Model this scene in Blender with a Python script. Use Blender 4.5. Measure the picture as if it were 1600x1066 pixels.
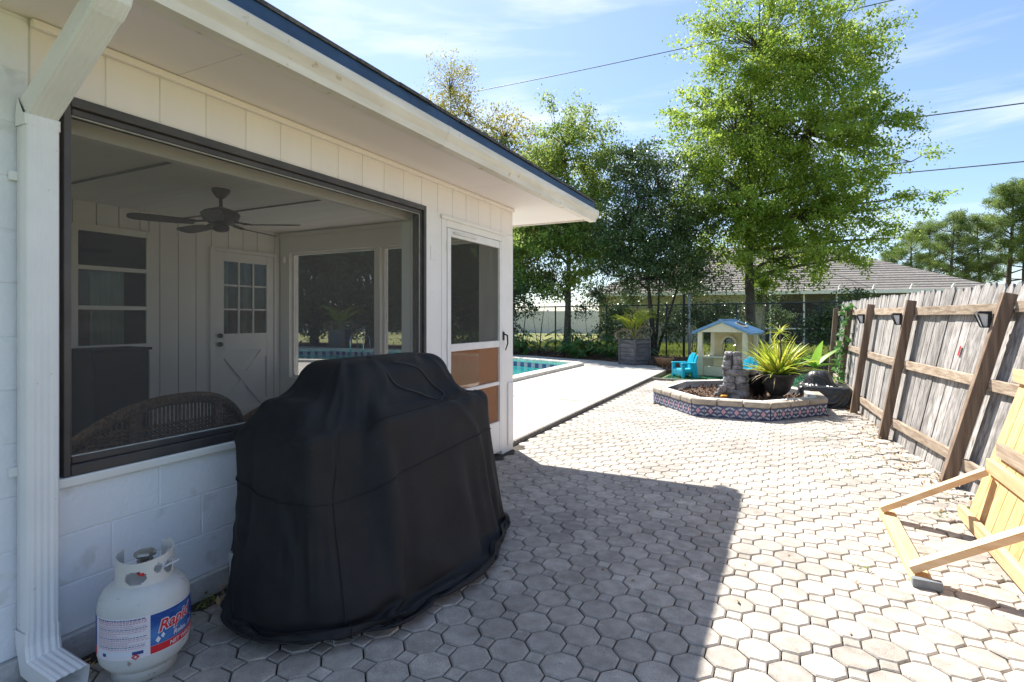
import bpy, bmesh, math, random
import numpy as np
from mathutils import Vector, Matrix
R = math.radians
rng = random.Random(7)
scn = bpy.context.scene
for o in list(bpy.data.objects): bpy.data.objects.remove(o)
COL = scn.collection

# ------------------------------------------------------------------ camera
cam = bpy.data.cameras.new('camera'); camo = bpy.data.objects.new('camera', cam); COL.objects.link(camo)
camo.location = (0, 0, 1.38); camo.rotation_euler = (R(90), 0, R(26.83))
cam.sensor_width = 36; cam.lens = 19.125; cam.shift_y = -0.0225
cam.clip_start = .05; cam.clip_end = 2000
scn.camera = camo

# ------------------------------------------------------------------ sky, sun, exposure
SUN = Vector((-1.66, 1.51, 2.67)).normalized()          # towards the sun
elev = math.asin(SUN.z); azim = math.atan2(SUN.x, SUN.y)
w = bpy.data.worlds.new('World'); scn.world = w; w.use_nodes = True
nt = w.node_tree; nt.nodes.clear()
out = nt.nodes.new('ShaderNodeOutputWorld'); bg = nt.nodes.new('ShaderNodeBackground')
sky = nt.nodes.new('ShaderNodeTexSky'); sky.sky_type = 'NISHITA'; sky.sun_disc = False
sky.sun_elevation = elev; sky.sun_rotation = azim; sky.air_density = 1.0; sky.dust_density = .5; sky.ozone_density = 3.4
tc = nt.nodes.new('ShaderNodeTexCoord'); mp = nt.nodes.new('ShaderNodeMapping')
mp.inputs['Rotation'].default_value = (R(8), R(-20), R(20)); mp.inputs['Scale'].default_value = (1.3, 2.0, 11)
nz = nt.nodes.new('ShaderNodeTexNoise'); nz.inputs['Scale'].default_value = 1.35; nz.inputs['Detail'].default_value = 7
nz.inputs['Roughness'].default_value = .55; nz.inputs['Distortion'].default_value = .35
rp = nt.nodes.new('ShaderNodeMapRange'); rp.interpolation_type = 'SMOOTHSTEP'
rp.inputs[1].default_value = .49; rp.inputs[2].default_value = .74; rp.inputs[3].default_value = .0; rp.inputs[4].default_value = .75
mx = nt.nodes.new('ShaderNodeMix'); mx.data_type = 'RGBA'
mx.inputs[7].default_value = (5.2, 5.6, 6.2, 1)
L = nt.links.new
L(tc.outputs['Generated'], mp.inputs[0]); L(mp.outputs[0], nz.inputs['Vector']); L(nz.outputs['Fac'], rp.inputs[0])
ve = nt.nodes.new('ShaderNodeMix'); ve.data_type = 'RGBA'; ve.inputs[0].default_value = .22; ve.inputs[7].default_value = (1.7, 2.5, 4.1, 1)
L(sky.outputs[0], ve.inputs[6]); L(rp.outputs[0], mx.inputs[0]); L(ve.outputs[2], mx.inputs[6]); L(mx.outputs[2], bg.inputs[0])
bg.inputs[1].default_value = .078; L(bg.outputs[0], out.inputs[0])
sl = bpy.data.lights.new('sun', 'SUN'); sl.energy = 4.2; sl.angle = R(.53); sl.color = (1, .95, .87)
so = bpy.data.objects.new('sun', sl); COL.objects.link(so); so.location = (-20, 18, 30)
so.rotation_euler = SUN.to_track_quat('Z', 'Y').to_euler()
vs = scn.view_settings; vs.view_transform = 'Standard'; vs.look = 'None'; vs.gamma = 1; vs.exposure = 1.5
vs.use_curve_mapping = False

# ------------------------------------------------------------------ materials
def base_mat(name):
    m = bpy.data.materials.new(name); m.use_nodes = True
    n = m.node_tree; b = n.nodes['Principled BSDF']
    return m, n, b
def c4(c): return (c[0], c[1], c[2], 1)
def rand_node(n):
    oi = n.nodes.new('ShaderNodeObjectInfo'); ge = n.nodes.new('ShaderNodeNewGeometry')
    a = n.nodes.new('ShaderNodeMath'); a.operation = 'ADD'
    n.links.new(oi.outputs['Random'], a.inputs[0]); n.links.new(ge.outputs['Random Per Island'], a.inputs[1])
    f = n.nodes.new('ShaderNodeMath'); f.operation = 'FRACT'; n.links.new(a.outputs[0], f.inputs[0])
    return f.outputs[0]
def M(name, c1, c2=None, scale=6, rough=.75, bump=0, bscale=60, detail=5, stretch=(1, 1, 1), rnd=0, metal=0, spec=.4,
      lo=.35, hi=.65, spots=None, bdist=.01, world=False, coat=0, sheen=0):
    """noise-mixed colour, optional per-piece random tint, speckle spots and bump"""
    m, n, b = base_mat(name); l = n.links.new
    b.inputs['Roughness'].default_value = rough; b.inputs['Metallic'].default_value = metal
    b.inputs['Specular IOR Level'].default_value = spec; b.inputs['Coat Weight'].default_value = coat
    b.inputs['Sheen Weight'].default_value = sheen
    t = n.nodes.new('ShaderNodeTexCoord'); mpp = n.nodes.new('ShaderNodeMapping'); mpp.inputs['Scale'].default_value = stretch
    if world:
        g = n.nodes.new('ShaderNodeNewGeometry'); src = g.outputs['Position']
    else: src = t.outputs['Object']
    rn = rand_node(n) if rnd else None
    if rn is not None and not world:
        ad = n.nodes.new('ShaderNodeVectorMath'); ad.operation = 'MULTIPLY_ADD'
        cb = n.nodes.new('ShaderNodeCombineXYZ')
        for i in range(3): l(rn, cb.inputs[i])
        ad.inputs[1].default_value = (37, 53, 71); l(cb.outputs[0], ad.inputs[0]); l(src, ad.inputs[2]); src = ad.outputs[0]
    l(src, mpp.inputs[0])
    nzz = n.nodes.new('ShaderNodeTexNoise'); nzz.inputs['Scale'].default_value = scale; nzz.inputs['Detail'].default_value = detail
    nzz.inputs['Roughness'].default_value = .6
    l(mpp.outputs[0], nzz.inputs['Vector'])
    mr = n.nodes.new('ShaderNodeMapRange'); mr.inputs[1].default_value = lo; mr.inputs[2].default_value = hi; l(nzz.outputs['Fac'], mr.inputs[0])
    mixn = n.nodes.new('ShaderNodeMix'); mixn.data_type = 'RGBA'; mixn.inputs[6].default_value = c4(c1)
    mixn.inputs[7].default_value = c4(c2 or c1); l(mr.outputs[0], mixn.inputs[0]); col = mixn.outputs[2]
    if spots:
        sc, thr, scol = spots
        n2 = n.nodes.new('ShaderNodeTexNoise'); n2.inputs['Scale'].default_value = sc; n2.inputs['Detail'].default_value = 3; l(src, n2.inputs['Vector'])
        m2 = n.nodes.new('ShaderNodeMapRange'); m2.inputs[1].default_value = thr; m2.inputs[2].default_value = thr + .06; l(n2.outputs['Fac'], m2.inputs[0])
        mm = n.nodes.new('ShaderNodeMix'); mm.data_type = 'RGBA'; mm.inputs[7].default_value = c4(scol); l(m2.outputs[0], mm.inputs[0]); l(col, mm.inputs[6]); col = mm.outputs[2]
    if rn is not None:
        mr2 = n.nodes.new('ShaderNodeMapRange'); mr2.inputs[3].default_value = 1 - rnd; mr2.inputs[4].default_value = 1 + rnd; l(rn, mr2.inputs[0])
        vm = n.nodes.new('ShaderNodeVectorMath'); vm.operation = 'SCALE'; l(col, vm.inputs[0]); l(mr2.outputs[0], vm.inputs['Scale']); col = vm.outputs[0]
    l(col, b.inputs['Base Color'])
    if bump:
        n3 = n.nodes.new('ShaderNodeTexNoise'); n3.inputs['Scale'].default_value = bscale; n3.inputs['Detail'].default_value = 4; l(mpp.outputs[0], n3.inputs['Vector'])
        bp = n.nodes.new('ShaderNodeBump'); bp.inputs['Strength'].default_value = bump; bp.inputs['Distance'].default_value = bdist
        l(n3.outputs['Fac'], bp.inputs['Height']); l(bp.outputs[0], b.inputs['Normal'])
    return m
def leafmat(name, c1, c2, trans=.45, rough=.5, scale=.6, rnd=.35):
    m, n, b = base_mat(name); l = n.links.new
    g = n.nodes.new('ShaderNodeNewGeometry'); nzz = n.nodes.new('ShaderNodeTexNoise'); nzz.inputs['Scale'].default_value = scale; l(g.outputs['Position'], nzz.inputs['Vector'])
    rn = rand_node(n)
    a = n.nodes.new('ShaderNodeMath'); a.operation = 'MULTIPLY_ADD'; a.inputs[1].default_value = .55; l(rn, a.inputs[0]); l(nzz.outputs['Fac'], a.inputs[2])
    mr = n.nodes.new('ShaderNodeMapRange'); mr.inputs[1].default_value = .45; mr.inputs[2].default_value = 1.05; l(a.outputs[0], mr.inputs[0])
    mixn = n.nodes.new('ShaderNodeMix'); mixn.data_type = 'RGBA'; mixn.inputs[6].default_value = c4(c1); mixn.inputs[7].default_value = c4(c2); l(mr.outputs[0], mixn.inputs[0])
    l(mixn.outputs[2], b.inputs['Base Color']); b.inputs['Roughness'].default_value = rough
    tr = n.nodes.new('ShaderNodeBsdfTranslucent'); l(mixn.outputs[2], tr.inputs[0])
    ms = n.nodes.new('ShaderNodeMixShader'); ms.inputs[0].default_value = trans
    l(b.outputs[0], ms.inputs[1]); l(tr.outputs[0], ms.inputs[2]); l(ms.outputs[0], n.nodes['Material Output'].inputs[0])
    return m
def veil(name, col, fac):
    """fine woven mesh or tinted sheet: part see-through, part cloth"""
    m, n, b = base_mat(name); l = n.links.new
    tr = n.nodes.new('ShaderNodeBsdfTransparent'); df = n.nodes.new('ShaderNodeBsdfDiffuse'); df.inputs[0].default_value = c4(col)
    ms = n.nodes.new('ShaderNodeMixShader'); ms.inputs[0].default_value = fac
    l(tr.outputs[0], ms.inputs[1]); l(df.outputs[0], ms.inputs[2]); l(ms.outputs[0], n.nodes['Material Output'].inputs[0]); return m
def glassy(name, tint, rough=.02, ior=1.45, wave=0):
    m, n, b = base_mat(name); l = n.links.new
    tr = n.nodes.new('ShaderNodeBsdfTransparent'); tr.inputs[0].default_value = c4(tint); gl = n.nodes.new('ShaderNodeBsdfGlossy'); gl.inputs['Roughness'].default_value = rough
    fr = n.nodes.new('ShaderNodeFresnel'); fr.inputs[0].default_value = ior
    if wave:
        n3 = n.nodes.new('ShaderNodeTexNoise'); n3.inputs['Scale'].default_value = 5; bp = n.nodes.new('ShaderNodeBump'); bp.inputs['Strength'].default_value = wave; bp.inputs['Distance'].default_value = .05
        g = n.nodes.new('ShaderNodeNewGeometry'); l(g.outputs['Position'], n3.inputs['Vector']); l(n3.outputs['Fac'], bp.inputs['Height']); l(bp.outputs[0], gl.inputs['Normal']); l(bp.outputs[0], fr.inputs['Normal'])
    ms = n.nodes.new('ShaderNodeMixShader'); l(fr.outputs[0], ms.inputs[0]); l(tr.outputs[0], ms.inputs[1]); l(gl.outputs[0], ms.inputs[2]); l(ms.outputs[0], n.nodes['Material Output'].inputs[0]); return m

paver_m = M('paver_concrete', (.37, .332, .288), (.47, .428, .378), 9, .9, .35, 160, rnd=.13, spots=(120, .66, (.22, .2, .18)), bdist=.004)
def paver_extra(m):
    n = m.node_tree; l = n.links.new; b = n.nodes['Principled BSDF']; src = b.inputs['Base Color'].links[0].from_socket
    ge = n.nodes.new('ShaderNodeNewGeometry')
    def fac(scale, detail, lo, hi, a, c):
        t = n.nodes.new('ShaderNodeTexNoise'); t.inputs['Scale'].default_value = scale; t.inputs['Detail'].default_value = detail; l(ge.outputs['Position'], t.inputs['Vector'])
        r = n.nodes.new('ShaderNodeMapRange'); r.inputs[1].default_value = lo; r.inputs[2].default_value = hi; r.inputs[3].default_value = a; r.inputs[4].default_value = c; l(t.outputs['Fac'], r.inputs[0]); return r.outputs[0]
    for f in (fac(330, 2, .35, .65, .74, 1.2), fac(1.1, 6, .35, .7, 1.12, .74), fac(16, 5, .38, .66, .86, 1.1)):
        v = n.nodes.new('ShaderNodeVectorMath'); v.operation = 'SCALE'; l(src, v.inputs[0]); l(f, v.inputs['Scale']); src = v.outputs[0]
    l(src, b.inputs['Base Color'])
paver_extra(paver_m)
joint_m = M('joint_soil', (.03, .026, .021), (.075, .064, .05), 30, .95, .6, 120)
deck_m = M('deck_concrete', (.36, .335, .295), (.52, .49, .44), 1.1, .85, .15, 120, world=True, spots=(9, .68, (.36, .335, .295)), bdist=.004)
edge_m = M('deck_edge_grit', (.16, .14, .12), (.3, .27, .23), 20, .95, .4, 90)
lawn_m = M('lawn_soil', (.13, .16, .035), (.24, .23, .07), 1.2, .95, .5, 40, world=True)
grass_m = leafmat('grass_blade', (.13, .2, .03), (.3, .32, .08), .35, .7, .5)
mulch_m = M('mulch', (.06, .038, .025), (.17, .11, .075), 34, .95, .9, 60, bdist=.03)
chip_m = M('bark_chip', (.09, .05, .03), (.22, .13, .08), 20, .9, rnd=.5)
litter_m = M('dry_leaf', (.2, .11, .05), (.36, .24, .12), 20, .8, rnd=.5)
white_m = M('white_paint', (.78, .76, .73), (.83, .81, .78), 2.5, .55, .12, 90, bdist=.003, spots=(26, .73, (.5, .46, .4)))
block_m = M('painted_block', (.78, .79, .83), (.83, .84, .88), 3, .6, .5, 55, bdist=.006, rnd=.015, spots=(6, .63, (.70, .70, .71)))
mortar_m = M('painted_joint', (.72, .73, .76), (.79, .80, .83), 8, .7, .3, 70)
footing_m = M('stained_footing', (.42, .41, .40), (.6, .59, .58), 9, .8, .4, 70)
siding_m = M('siding_paint', (.82, .77, .755), (.86, .81, .795), 3, .6, .18, 50, stretch=(1, 1, .25), bdist=.003, rnd=.015)
soffit_m = M('soffit_paint', (.85, .80, .785), (.88, .83, .815), 1.3, .7, .05, 60)
gutter_m = M('gutter_paint', (.66, .62, .55), (.80, .77, .72), 5, .45, stretch=(1, .35, 2.5), spots=(11, .66, (.5, .42, .3)))
spout_m = M('spout_paint', (.78, .78, .78), (.84, .84, .84), 4, .4, spots=(40, .72, (.6, .57, .5)))
alu_m = M('white_aluminium', (.74, .73, .70), (.8, .79, .77), 8, .4, spots=(30, .7, (.5, .47, .42)))
bronze_m = M('bronze_frame', (.045, .042, .045), (.09, .08, .075), 12, .5, stretch=(1, .3, .3), spec=.5)
spline_m = M('screen_spline', (.4, .39, .37), (.55, .54, .5), 30, .6)
blue_m = M('blue_drip_edge', (.02, .05, .12), (.03, .075, .17), 6, .45)
shingle_m = M('dark_shingle', (.05, .05, .055), (.13, .12, .115), 30, .95, .6, 70, rnd=.2)
interior_m = M('porch_paint', (.80, .78, .75), (.84, .82, .79), 2, .65, .1, 60, rnd=.02)
ceil_m = M('porch_ceiling', (.74, .72, .68), (.82, .79, .75), 3, .8, .3, 30, stretch=(.4, 3, 1))
batten_m = M('dark_batten', (.10, .095, .09), (.17, .16, .15), 10, .7)
floor_m = M('porch_floor', (.12, .075, .06), (.2, .13, .1), 6, .5)
doorm = M('door_paint', (.74, .73, .71), (.8, .79, .77), 4, .4)
black_m = M('black_metal', (.012, .012, .013), (.025, .025, .027), 9, .45)
fan_m = M('fan_bronze', (.035, .022, .016), (.06, .04, .03), 9, .4)
cab_m = M('black_cabinet', (.008, .009, .012), (.02, .02, .025), 5, .55)
wicker_m = M('wicker', (.09, .045, .025), (.26, .15, .085), 60, .6, .8, 160, rnd=.25)
cloth_m = M('cover_cloth', (.005, .0058, .0078), (.0115, .0112, .0118), 5, .72, .25, 500, spots=(55, .735, (.09, .09, .09)), bdist=.002, sheen=.02)
def soft_wrinkles(m, scale, dist, strength=.5):
    n = m.node_tree; l = n.links.new; b = n.nodes['Principled BSDF']; bp = b.inputs['Normal'].links[0].from_node
    t = n.nodes.new('ShaderNodeTexCoord'); z = n.nodes.new('ShaderNodeTexNoise'); z.inputs['Scale'].default_value = scale; z.inputs['Detail'].default_value = 4; z.inputs['Distortion'].default_value = 1.2; z.noise_type = 'RIDGED_MULTIFRACTAL'
    b2 = n.nodes.new('ShaderNodeBump'); b2.inputs['Strength'].default_value = strength; b2.inputs['Distance'].default_value = dist
    l(t.outputs['Object'], z.inputs['Vector']); l(z.outputs['Fac'], b2.inputs['Height']); l(b2.outputs[0], bp.inputs['Normal'])
soft_wrinkles(cloth_m, 3.2, .02)
cord_m = M('dark_cord', (.03, .035, .04), (.05, .055, .06), 20, .7)
tag_m = M('grey_strap', (.16, .16, .17), (.22, .22, .23), 30, .6)
bag_m = M('shiny_black_plastic', (.012, .012, .013), (.03, .03, .032), 4, .34, .35, 9, bdist=.03, spec=.6)
soft_wrinkles(bag_m, 5, .03)
curtain_m = M('mint_curtain', (.45, .62, .52), (.62, .78, .66), 5, .85)
dark_m = M('dark_room', (.02, .02, .02), (.03, .03, .03), 2, .9)  # near-black: the gloom of unlit interiors put into the colour
screen_m = veil('insect_screen', (.12, .115, .11), .24)
screen2_m = veil('side_insect_screen', (.08, .076, .072), .30)
brown_m = veil('brown_pet_screen', (.40, .19, .095), .55)
glass_m = glassy('window_glass', (.75, .8, .78))
water_m = glassy('pool_water', (.42, .82, .80), .03, 1.33, .25)
plaster_m = M('pool_plaster', (.34, .68, .68), (.42, .75, .74), 2, .8)
chrome_m = M('chrome', (.7, .7, .7), (.75, .75, .75), 3, .15, metal=1)
coping_m = M('coping_stone', (.5, .44, .36), (.66, .61, .53), 9, .85, .4, 60, rnd=.06)
bedcap_m = M('bed_cap', (.26, .22, .175), (.42, .37, .31), 7, .85, .5, 60, rnd=.08)
bedwhite_m = M('bed_inner_plaster', (.55, .54, .52), (.64, .63, .61), 6, .7)
ptile_a = M('tile_navy', (.025, .04, .12), (.05, .075, .18), 22, .25, rnd=.2)
ptile_b = M('tile_rose', (.45, .22, .27), (.55, .33, .38), 22, .25)
ptile_c = M('tile_grey', (.32, .34, .40), (.42, .44, .48), 22, .3)
stone_m = M('faux_stone', (.10, .10, .105), (.34, .33, .33), 9, .9, .7, 40, rnd=.25, bdist=.02)
urn_m = M('black_urn', (.022, .022, .023), (.045, .045, .045), 14, .6)
pot_m = M('smooth_black_pot', (.005, .005, .005), (.008, .008, .008), 3, .5)
terra_m = M('terracotta', (.4, .2, .1), (.5, .28, .15), 10, .8)
amber_m = M('amber_jar', (.55, .25, .02), (.6, .3, .03), 10, .2)
play_cream = M('cream_plastic', (.68, .60, .42), (.74, .66, .48), 5, .45)
play_tan = M('tan_plastic', (.58, .46, .25), (.64, .52, .3), 6, .5)
play_blue = M('blue_plastic', (.12, .25, .42), (.18, .33, .5), 4, .4)
teal_m = M('turquoise_plastic', (.0, .36, .5), (.01, .42, .56), 6, .4)
turf_m = M('artificial_turf', (.02, .11, .05), (.04, .17, .08), 25, .95, .8, 120)
oldw_z = M('old_board', (.15, .136, .124), (.38, .362, .345), 4, .9, .5, 9, stretch=(9, 9, .45), rnd=.3, bdist=.006)
oldw_y = M('old_rail', (.21, .15, .10), (.42, .34, .26), 4, .9, .5, 9, stretch=(9, .5, 9), rnd=.15, bdist=.006)
post_m = M('old_post', (.12, .08, .055), (.25, .18, .13), 4, .9, .5, 8, stretch=(8, 8, .5), rnd=.12, bdist=.006)
neww_z = M('new_pine_board', (.52, .31, .13), (.66, .44, .22), 4, .75, .25, 9, stretch=(8, 8, .45), rnd=.1, bdist=.004)
neww_y = M('new_pine_rail', (.52, .34, .17), (.66, .47, .27), 4, .75, .25, 9, stretch=(8, .45, 8), rnd=.08, bdist=.004)
neww_x = M('new_pine_stud', (.56, .38, .21), (.68, .51, .33), 4, .75, .2, 9, stretch=(.45, 8, 8), rnd=.06, bdist=.004)
steel_m = M('grey_block', (.15, .17, .19), (.22, .24, .26), 12, .6)
frost_m = M('frosted_glass', (.65, .68, .7), (.75, .78, .8), 10, .3)
boxw_m = M('planter_slat', (.075, .07, .07), (.17, .16, .155), 5, .85, .4, 12, stretch=(.7, .7, 8), rnd=.2)
tank_m = M('tank_paint', (.50, .51, .50), (.60, .61, .60), 5, .45, .1, 40, spots=(28, .66, (.3, .27, .24)))
collar_m = M('collar_paint', (.56, .55, .52), (.62, .61, .58), 6, .45, spots=(40, .72, (.35, .3, .25)))
lab_white = M('label_white', (.66, .63, .68), (.7, .68, .72), 20, .4)
lab_blue = M('label_blue', (.015, .06, .26), (.10, .26, .55), 4.5, .35, stretch=(1, 1, 3), lo=.45, hi=.75)
lab_red = M('label_red', (.55, .02, .03), (.6, .03, .04), 5, .4)
lab_ink = M('label_pink_ink', (.5, .28, .36), (.55, .33, .42), 5, .5)
lab_navy = M('label_navy_ink', (.03, .05, .2), (.04, .06, .22), 5, .5)
lab_pale = M('label_pale_ink', (.62, .66, .74), (.66, .7, .78), 5, .5)
brass_m = M('valve_brass', (.25, .24, .22), (.4, .38, .33), 12, .35, metal=.8)
bark_m = M('bark', (.06, .047, .036), (.17, .14, .115), 9, .95, .8, 20, stretch=(3, 3, .7), bdist=.03)
bark2_m = M('dark_bark', (.035, .028, .022), (.10, .08, .065), 9, .95, .6, 20, stretch=(3, 3, .7), bdist=.03)
oak_l = leafmat('oak_leaf', (.13, .25, .035), (.40, .49, .07), .6, .45, .5)
elm_l = leafmat('elm_leaf', (.14, .23, .05), (.38, .44, .09), .58, .5, .5)
dark_l = leafmat('dark_leaf', (.05, .09, .03), (.12, .18, .06), .35, .32, .8)
yel_l = leafmat('spring_leaf', (.22, .22, .03), (.42, .36, .06), .5, .5, .6)
pine_l = leafmat('pine_needle', (.09, .16, .035), (.26, .33, .08), .45, .6, .3)
phil_l = leafmat('philodendron_leaf', (.05, .14, .04), (.12, .27, .06), .35, .35, 1)
palm_l = leafmat('palm_leaf', (.25, .32, .03), (.5, .5, .06), .45, .5, 2)
deadp_l = leafmat('dead_frond', (.3, .22, .13), (.45, .36, .25), .2, .8, 2)
agave_l = leafmat('yellow_blade', (.20, .36, .04), (.62, .60, .08), .4, .45, 3)
banana_l = leafmat('banana_leaf', (.16, .34, .04), (.3, .46, .08), .45, .4, 2)
nb_wall = M('cream_stucco', (.45, .425, .36), (.54, .51, .44), 3, .9, .2, 40)
nb_grey = M('grey_stucco', (.42, .41, .37), (.5, .48, .44), 3, .9, .2, 40)
nb_roof = M('tan_shingle', (.17, .15, .135), (.30, .275, .25), 9, .95, .6, 30, rnd=.1, stretch=(1, 1, 3))
vinyl_m = M('white_vinyl', (.82, .83, .84), (.86, .87, .88), 2, .5)
wire_m = M('power_cable', (.06, .065, .07), (.09, .095, .1), 5, .6)
link_m = M('dark_chain_link', (.03, .035, .035), (.06, .065, .065), 8, .5)
galv_m = M('galvanised_post', (.35, .37, .37), (.45, .46, .46), 8, .45, metal=.3)

# ------------------------------------------------------------------ builders
ORG = {}
def tag(o, label=None, cat=None, group=None, kind=None):
    if label: o['label'] = label
    if cat: o['category'] = cat
    if group: o['group'] = group
    if kind: o['kind'] = kind
    return o
def thing(name, label, cat, loc=(0, 0, 0), rz=0, group=None):
    o = bpy.data.objects.new(name, None); COL.objects.link(o); o.empty_display_size = .1
    o.location = loc; o.rotation_euler = (0, 0, rz); ORG[o.name] = Vector(loc)
    return tag(o, label, cat, group)
class MB:
    def __init__(s): s.v = []; s.f = []
    def add(s, v, f):
        k = len(s.v); s.v += [tuple(p) for p in v]; s.f += [tuple(i + k for i in q) for q in f]; return s
    def box(s, x0, x1, y0, y1, z0, z1):
        return s.add([(x0, y0, z0), (x1, y0, z0), (x1, y1, z0), (x0, y1, z0), (x0, y0, z1), (x1, y0, z1), (x1, y1, z1), (x0, y1, z1)],
                     [(0, 3, 2, 1), (4, 5, 6, 7), (0, 1, 5, 4), (1, 2, 6, 5), (2, 3, 7, 6), (3, 0, 4, 7)])
    def bar(s, p0, p1, wd, ht, up=(0, 0, 1)):
        p0 = Vector(p0); p1 = Vector(p1); a = (p1 - p0).normalized(); u = Vector(up)
        x = a.cross(u).normalized() * (wd / 2); u = x.cross(a).normalized() * (ht / 2)
        v = [p0 - x - u, p0 + x - u, p0 + x + u, p0 - x + u, p1 - x - u, p1 + x - u, p1 + x + u, p1 - x + u]
        return s.add(v, [(0, 1, 2, 3), (7, 6, 5, 4), (4, 5, 1, 0), (5, 6, 2, 1), (6, 7, 3, 2), (7, 4, 0, 3)])
    def tube(s, pts, rad, n=6, cap=True):
        pts = [Vector(p) for p in pts]
        if not hasattr(rad, '__len__'): rad = [rad] * len(pts)
        k = len(s.v); ref = Vector((.3, .2, 1)).normalized()
        for i, p in enumerate(pts):
            a = (pts[min(i + 1, len(pts) - 1)] - pts[max(i - 1, 0)]).normalized()
            if abs(a.dot(ref)) > .95: ref = Vector((1, .1, 0)).normalized()
            x = a.cross(ref).normalized(); y = a.cross(x)
            for j in range(n):
                t = 2 * math.pi * j / n; s.v.append(tuple(p + (x * math.cos(t) + y * math.sin(t)) * rad[i]))
        for i in range(len(pts) - 1):
            for j in range(n):
                j2 = (j + 1) % n; s.f.append((k + i * n + j, k + i * n + j2, k + (i + 1) * n + j2, k + (i + 1) * n + j))
        if cap:
            s.f.append(tuple(k + j for j in range(n))[::-1]); s.f.append(tuple(k + (len(pts) - 1) * n + j for j in range(n)))
        return s
    def lathe(s, prof, n=32, c=(0, 0, 0), flute=0, fk=0):
        k = len(s.v)
        for r, z in prof:
            for j in range(n):
                t = 2 * math.pi * j / n; rr = r * (1 + flute * math.cos(fk * t)); s.v.append((c[0] + rr * math.cos(t), c[1] + rr * math.sin(t), c[2] + z))
        for i in range(len(prof) - 1):
            for j in range(n):
                j2 = (j + 1) % n; s.f.append((k + i * n + j, k + i * n + j2, k + (i + 1) * n + j2, k + (i + 1) * n + j))
        return s
    def prism(s, poly, z0, z1):
        n = len(poly); k = len(s.v)
        s.v += [(x, y, z0) for x, y in poly] + [(x, y, z1) for x, y in poly]
        s.f.append(tuple(k + i for i in range(n))[::-1]); s.f.append(tuple(k + n + i for i in range(n)))
        for i in range(n):
            j = (i + 1) % n; s.f.append((k + i, k + j, k + n + j, k + n + i))
        return s
    def build(s, name, mat, parent=None, local=False, smooth=False, bevel=0, kind=None):
        me = bpy.data.meshes.new(name)
        off = Vector((0, 0, 0)) if (local or parent is None) else ORG[parent.name]
        me.from_pydata([(x - off.x, y - off.y, z - off.z) for x, y, z in s.v], [], s.f); me.materials.append(mat)
        if smooth: me.polygons.foreach_set('use_smooth', [True] * len(me.polygons))
        o = bpy.data.objects.new(name, me); COL.objects.link(o)
        if parent is not None: o.parent = parent
        ORG[o.name] = off if parent is not None else Vector((0, 0, 0))
        if bevel:
            b = o.modifiers.new('bevel', 'BEVEL'); b.width = bevel; b.segments = 2; b.limit_method = 'ANGLE'
        if kind: o['kind'] = kind
        return o
def box(name, mat, parent, x0, x1, y0, y1, z0, z1, bevel=0, local=False):
    return MB().box(x0, x1, y0, y1, z0, z1).build(name, mat, parent, local, bevel=bevel)
def copy_tree(o, parent=None):
    c = o.copy(); COL.objects.link(c); c.parent = parent; ORG[c.name] = ORG.get(o.name, Vector((0, 0, 0)))
    for ch in list(o.children): copy_tree(ch, c)
    return c
def np_mesh(name, V, F, mat, parent=None, kind=None, smooth=False):
    """V (n,3) array, F (m,k) array of equal-sided faces"""
    me = bpy.data.meshes.new(name); k = F.shape[1]
    me.vertices.add(len(V)); me.vertices.foreach_set('co', V.astype(np.float32).ravel())
    me.loops.add(F.size); me.loops.foreach_set('vertex_index', F.astype(np.int32).ravel())
    me.polygons.add(len(F)); me.polygons.foreach_set('loop_start', np.arange(0, F.size, k, dtype=np.int32))
    me.update(calc_edges=True); me.validate(); me.materials.append(mat)
    if smooth: me.polygons.foreach_set('use_smooth', [True] * len(me.polygons))
    o = bpy.data.objects.new(name, me); COL.objects.link(o)
    if parent is not None: o.parent = parent
    ORG[o.name] = Vector((0, 0, 0))
    if kind: o['kind'] = kind
    return o
def leaves(P, size, g, aspect=.55, flat=.4, jit=.35):
    """rhombic leaf faces at points P"""
    n = len(P); a = g.normal(size=(n, 3)); a[:, 2] -= .25; a /= np.linalg.norm(a, axis=1)[:, None]
    nn = g.normal(size=(n, 3)); nn[:, 2] += flat * 3; b = np.cross(a, nn); b /= np.linalg.norm(b, axis=1)[:, None] + 1e-9
    s = (size * (1 + jit * g.normal(size=n)).clip(.4, 1.8))[:, None]
    V = np.stack([P, P + a * s * .45 + b * s * aspect * .5, P + a * s, P + a * s * .45 - b * s * aspect * .5], 1).reshape(-1, 3)
    F = np.arange(4 * n).reshape(n, 4)
    return V, F

# ================================================================== SETTING
GX0, GX1 = -2.62, 1.35
# deck with a pool opening: outer outline and pool outline
pool = [(-5.42, 7.2), (-5.42, 14.72), (-7.7, 15.6), (-10.2, 16.7), (-13.5, 17.2), (-17.0, 17.0), (-19.0, 15.8), (-19.5, 13.5), (-18.0, 11.6), (-15.5, 11.4), (-13.6, 12.1),
        (-11.8, 12.6), (-10.2, 11.8), (-9.3, 10.0), (-8.9, 7.2)]
deck_out = [(-2.70, 5.32), (-2.82, 14.4), (-3.3, 15.5), (-5.2, 16.6), (-7.4, 17.4), (-10.2, 18.5), (-15, 19), (-21.5, 18.6), (-21.5, 5.32)]
def poly_hole(outer, hole, z):
    bm = bmesh.new(); es = []
    for pl in (outer, hole):
        vv = [bm.verts.new((x, y, z)) for x, y in pl]
        for i in range(len(vv)): es.append(bm.edges.new((vv[i], vv[(i + 1) % len(vv)])))
    bmesh.ops.triangle_fill(bm, use_beauty=True, edges=es)
    for f in bm.faces:
        if f.normal.z < 0: f.normal_flip()
    me = bpy.data.meshes.new('pool_deck'); bm.to_mesh(me); bm.free(); return me
me = poly_hole([(-160, -40), (160, -40), (160, 220), (-160, 220)], pool, -.08); me.materials.append(lawn_m); me.name = 'lawn'
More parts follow.
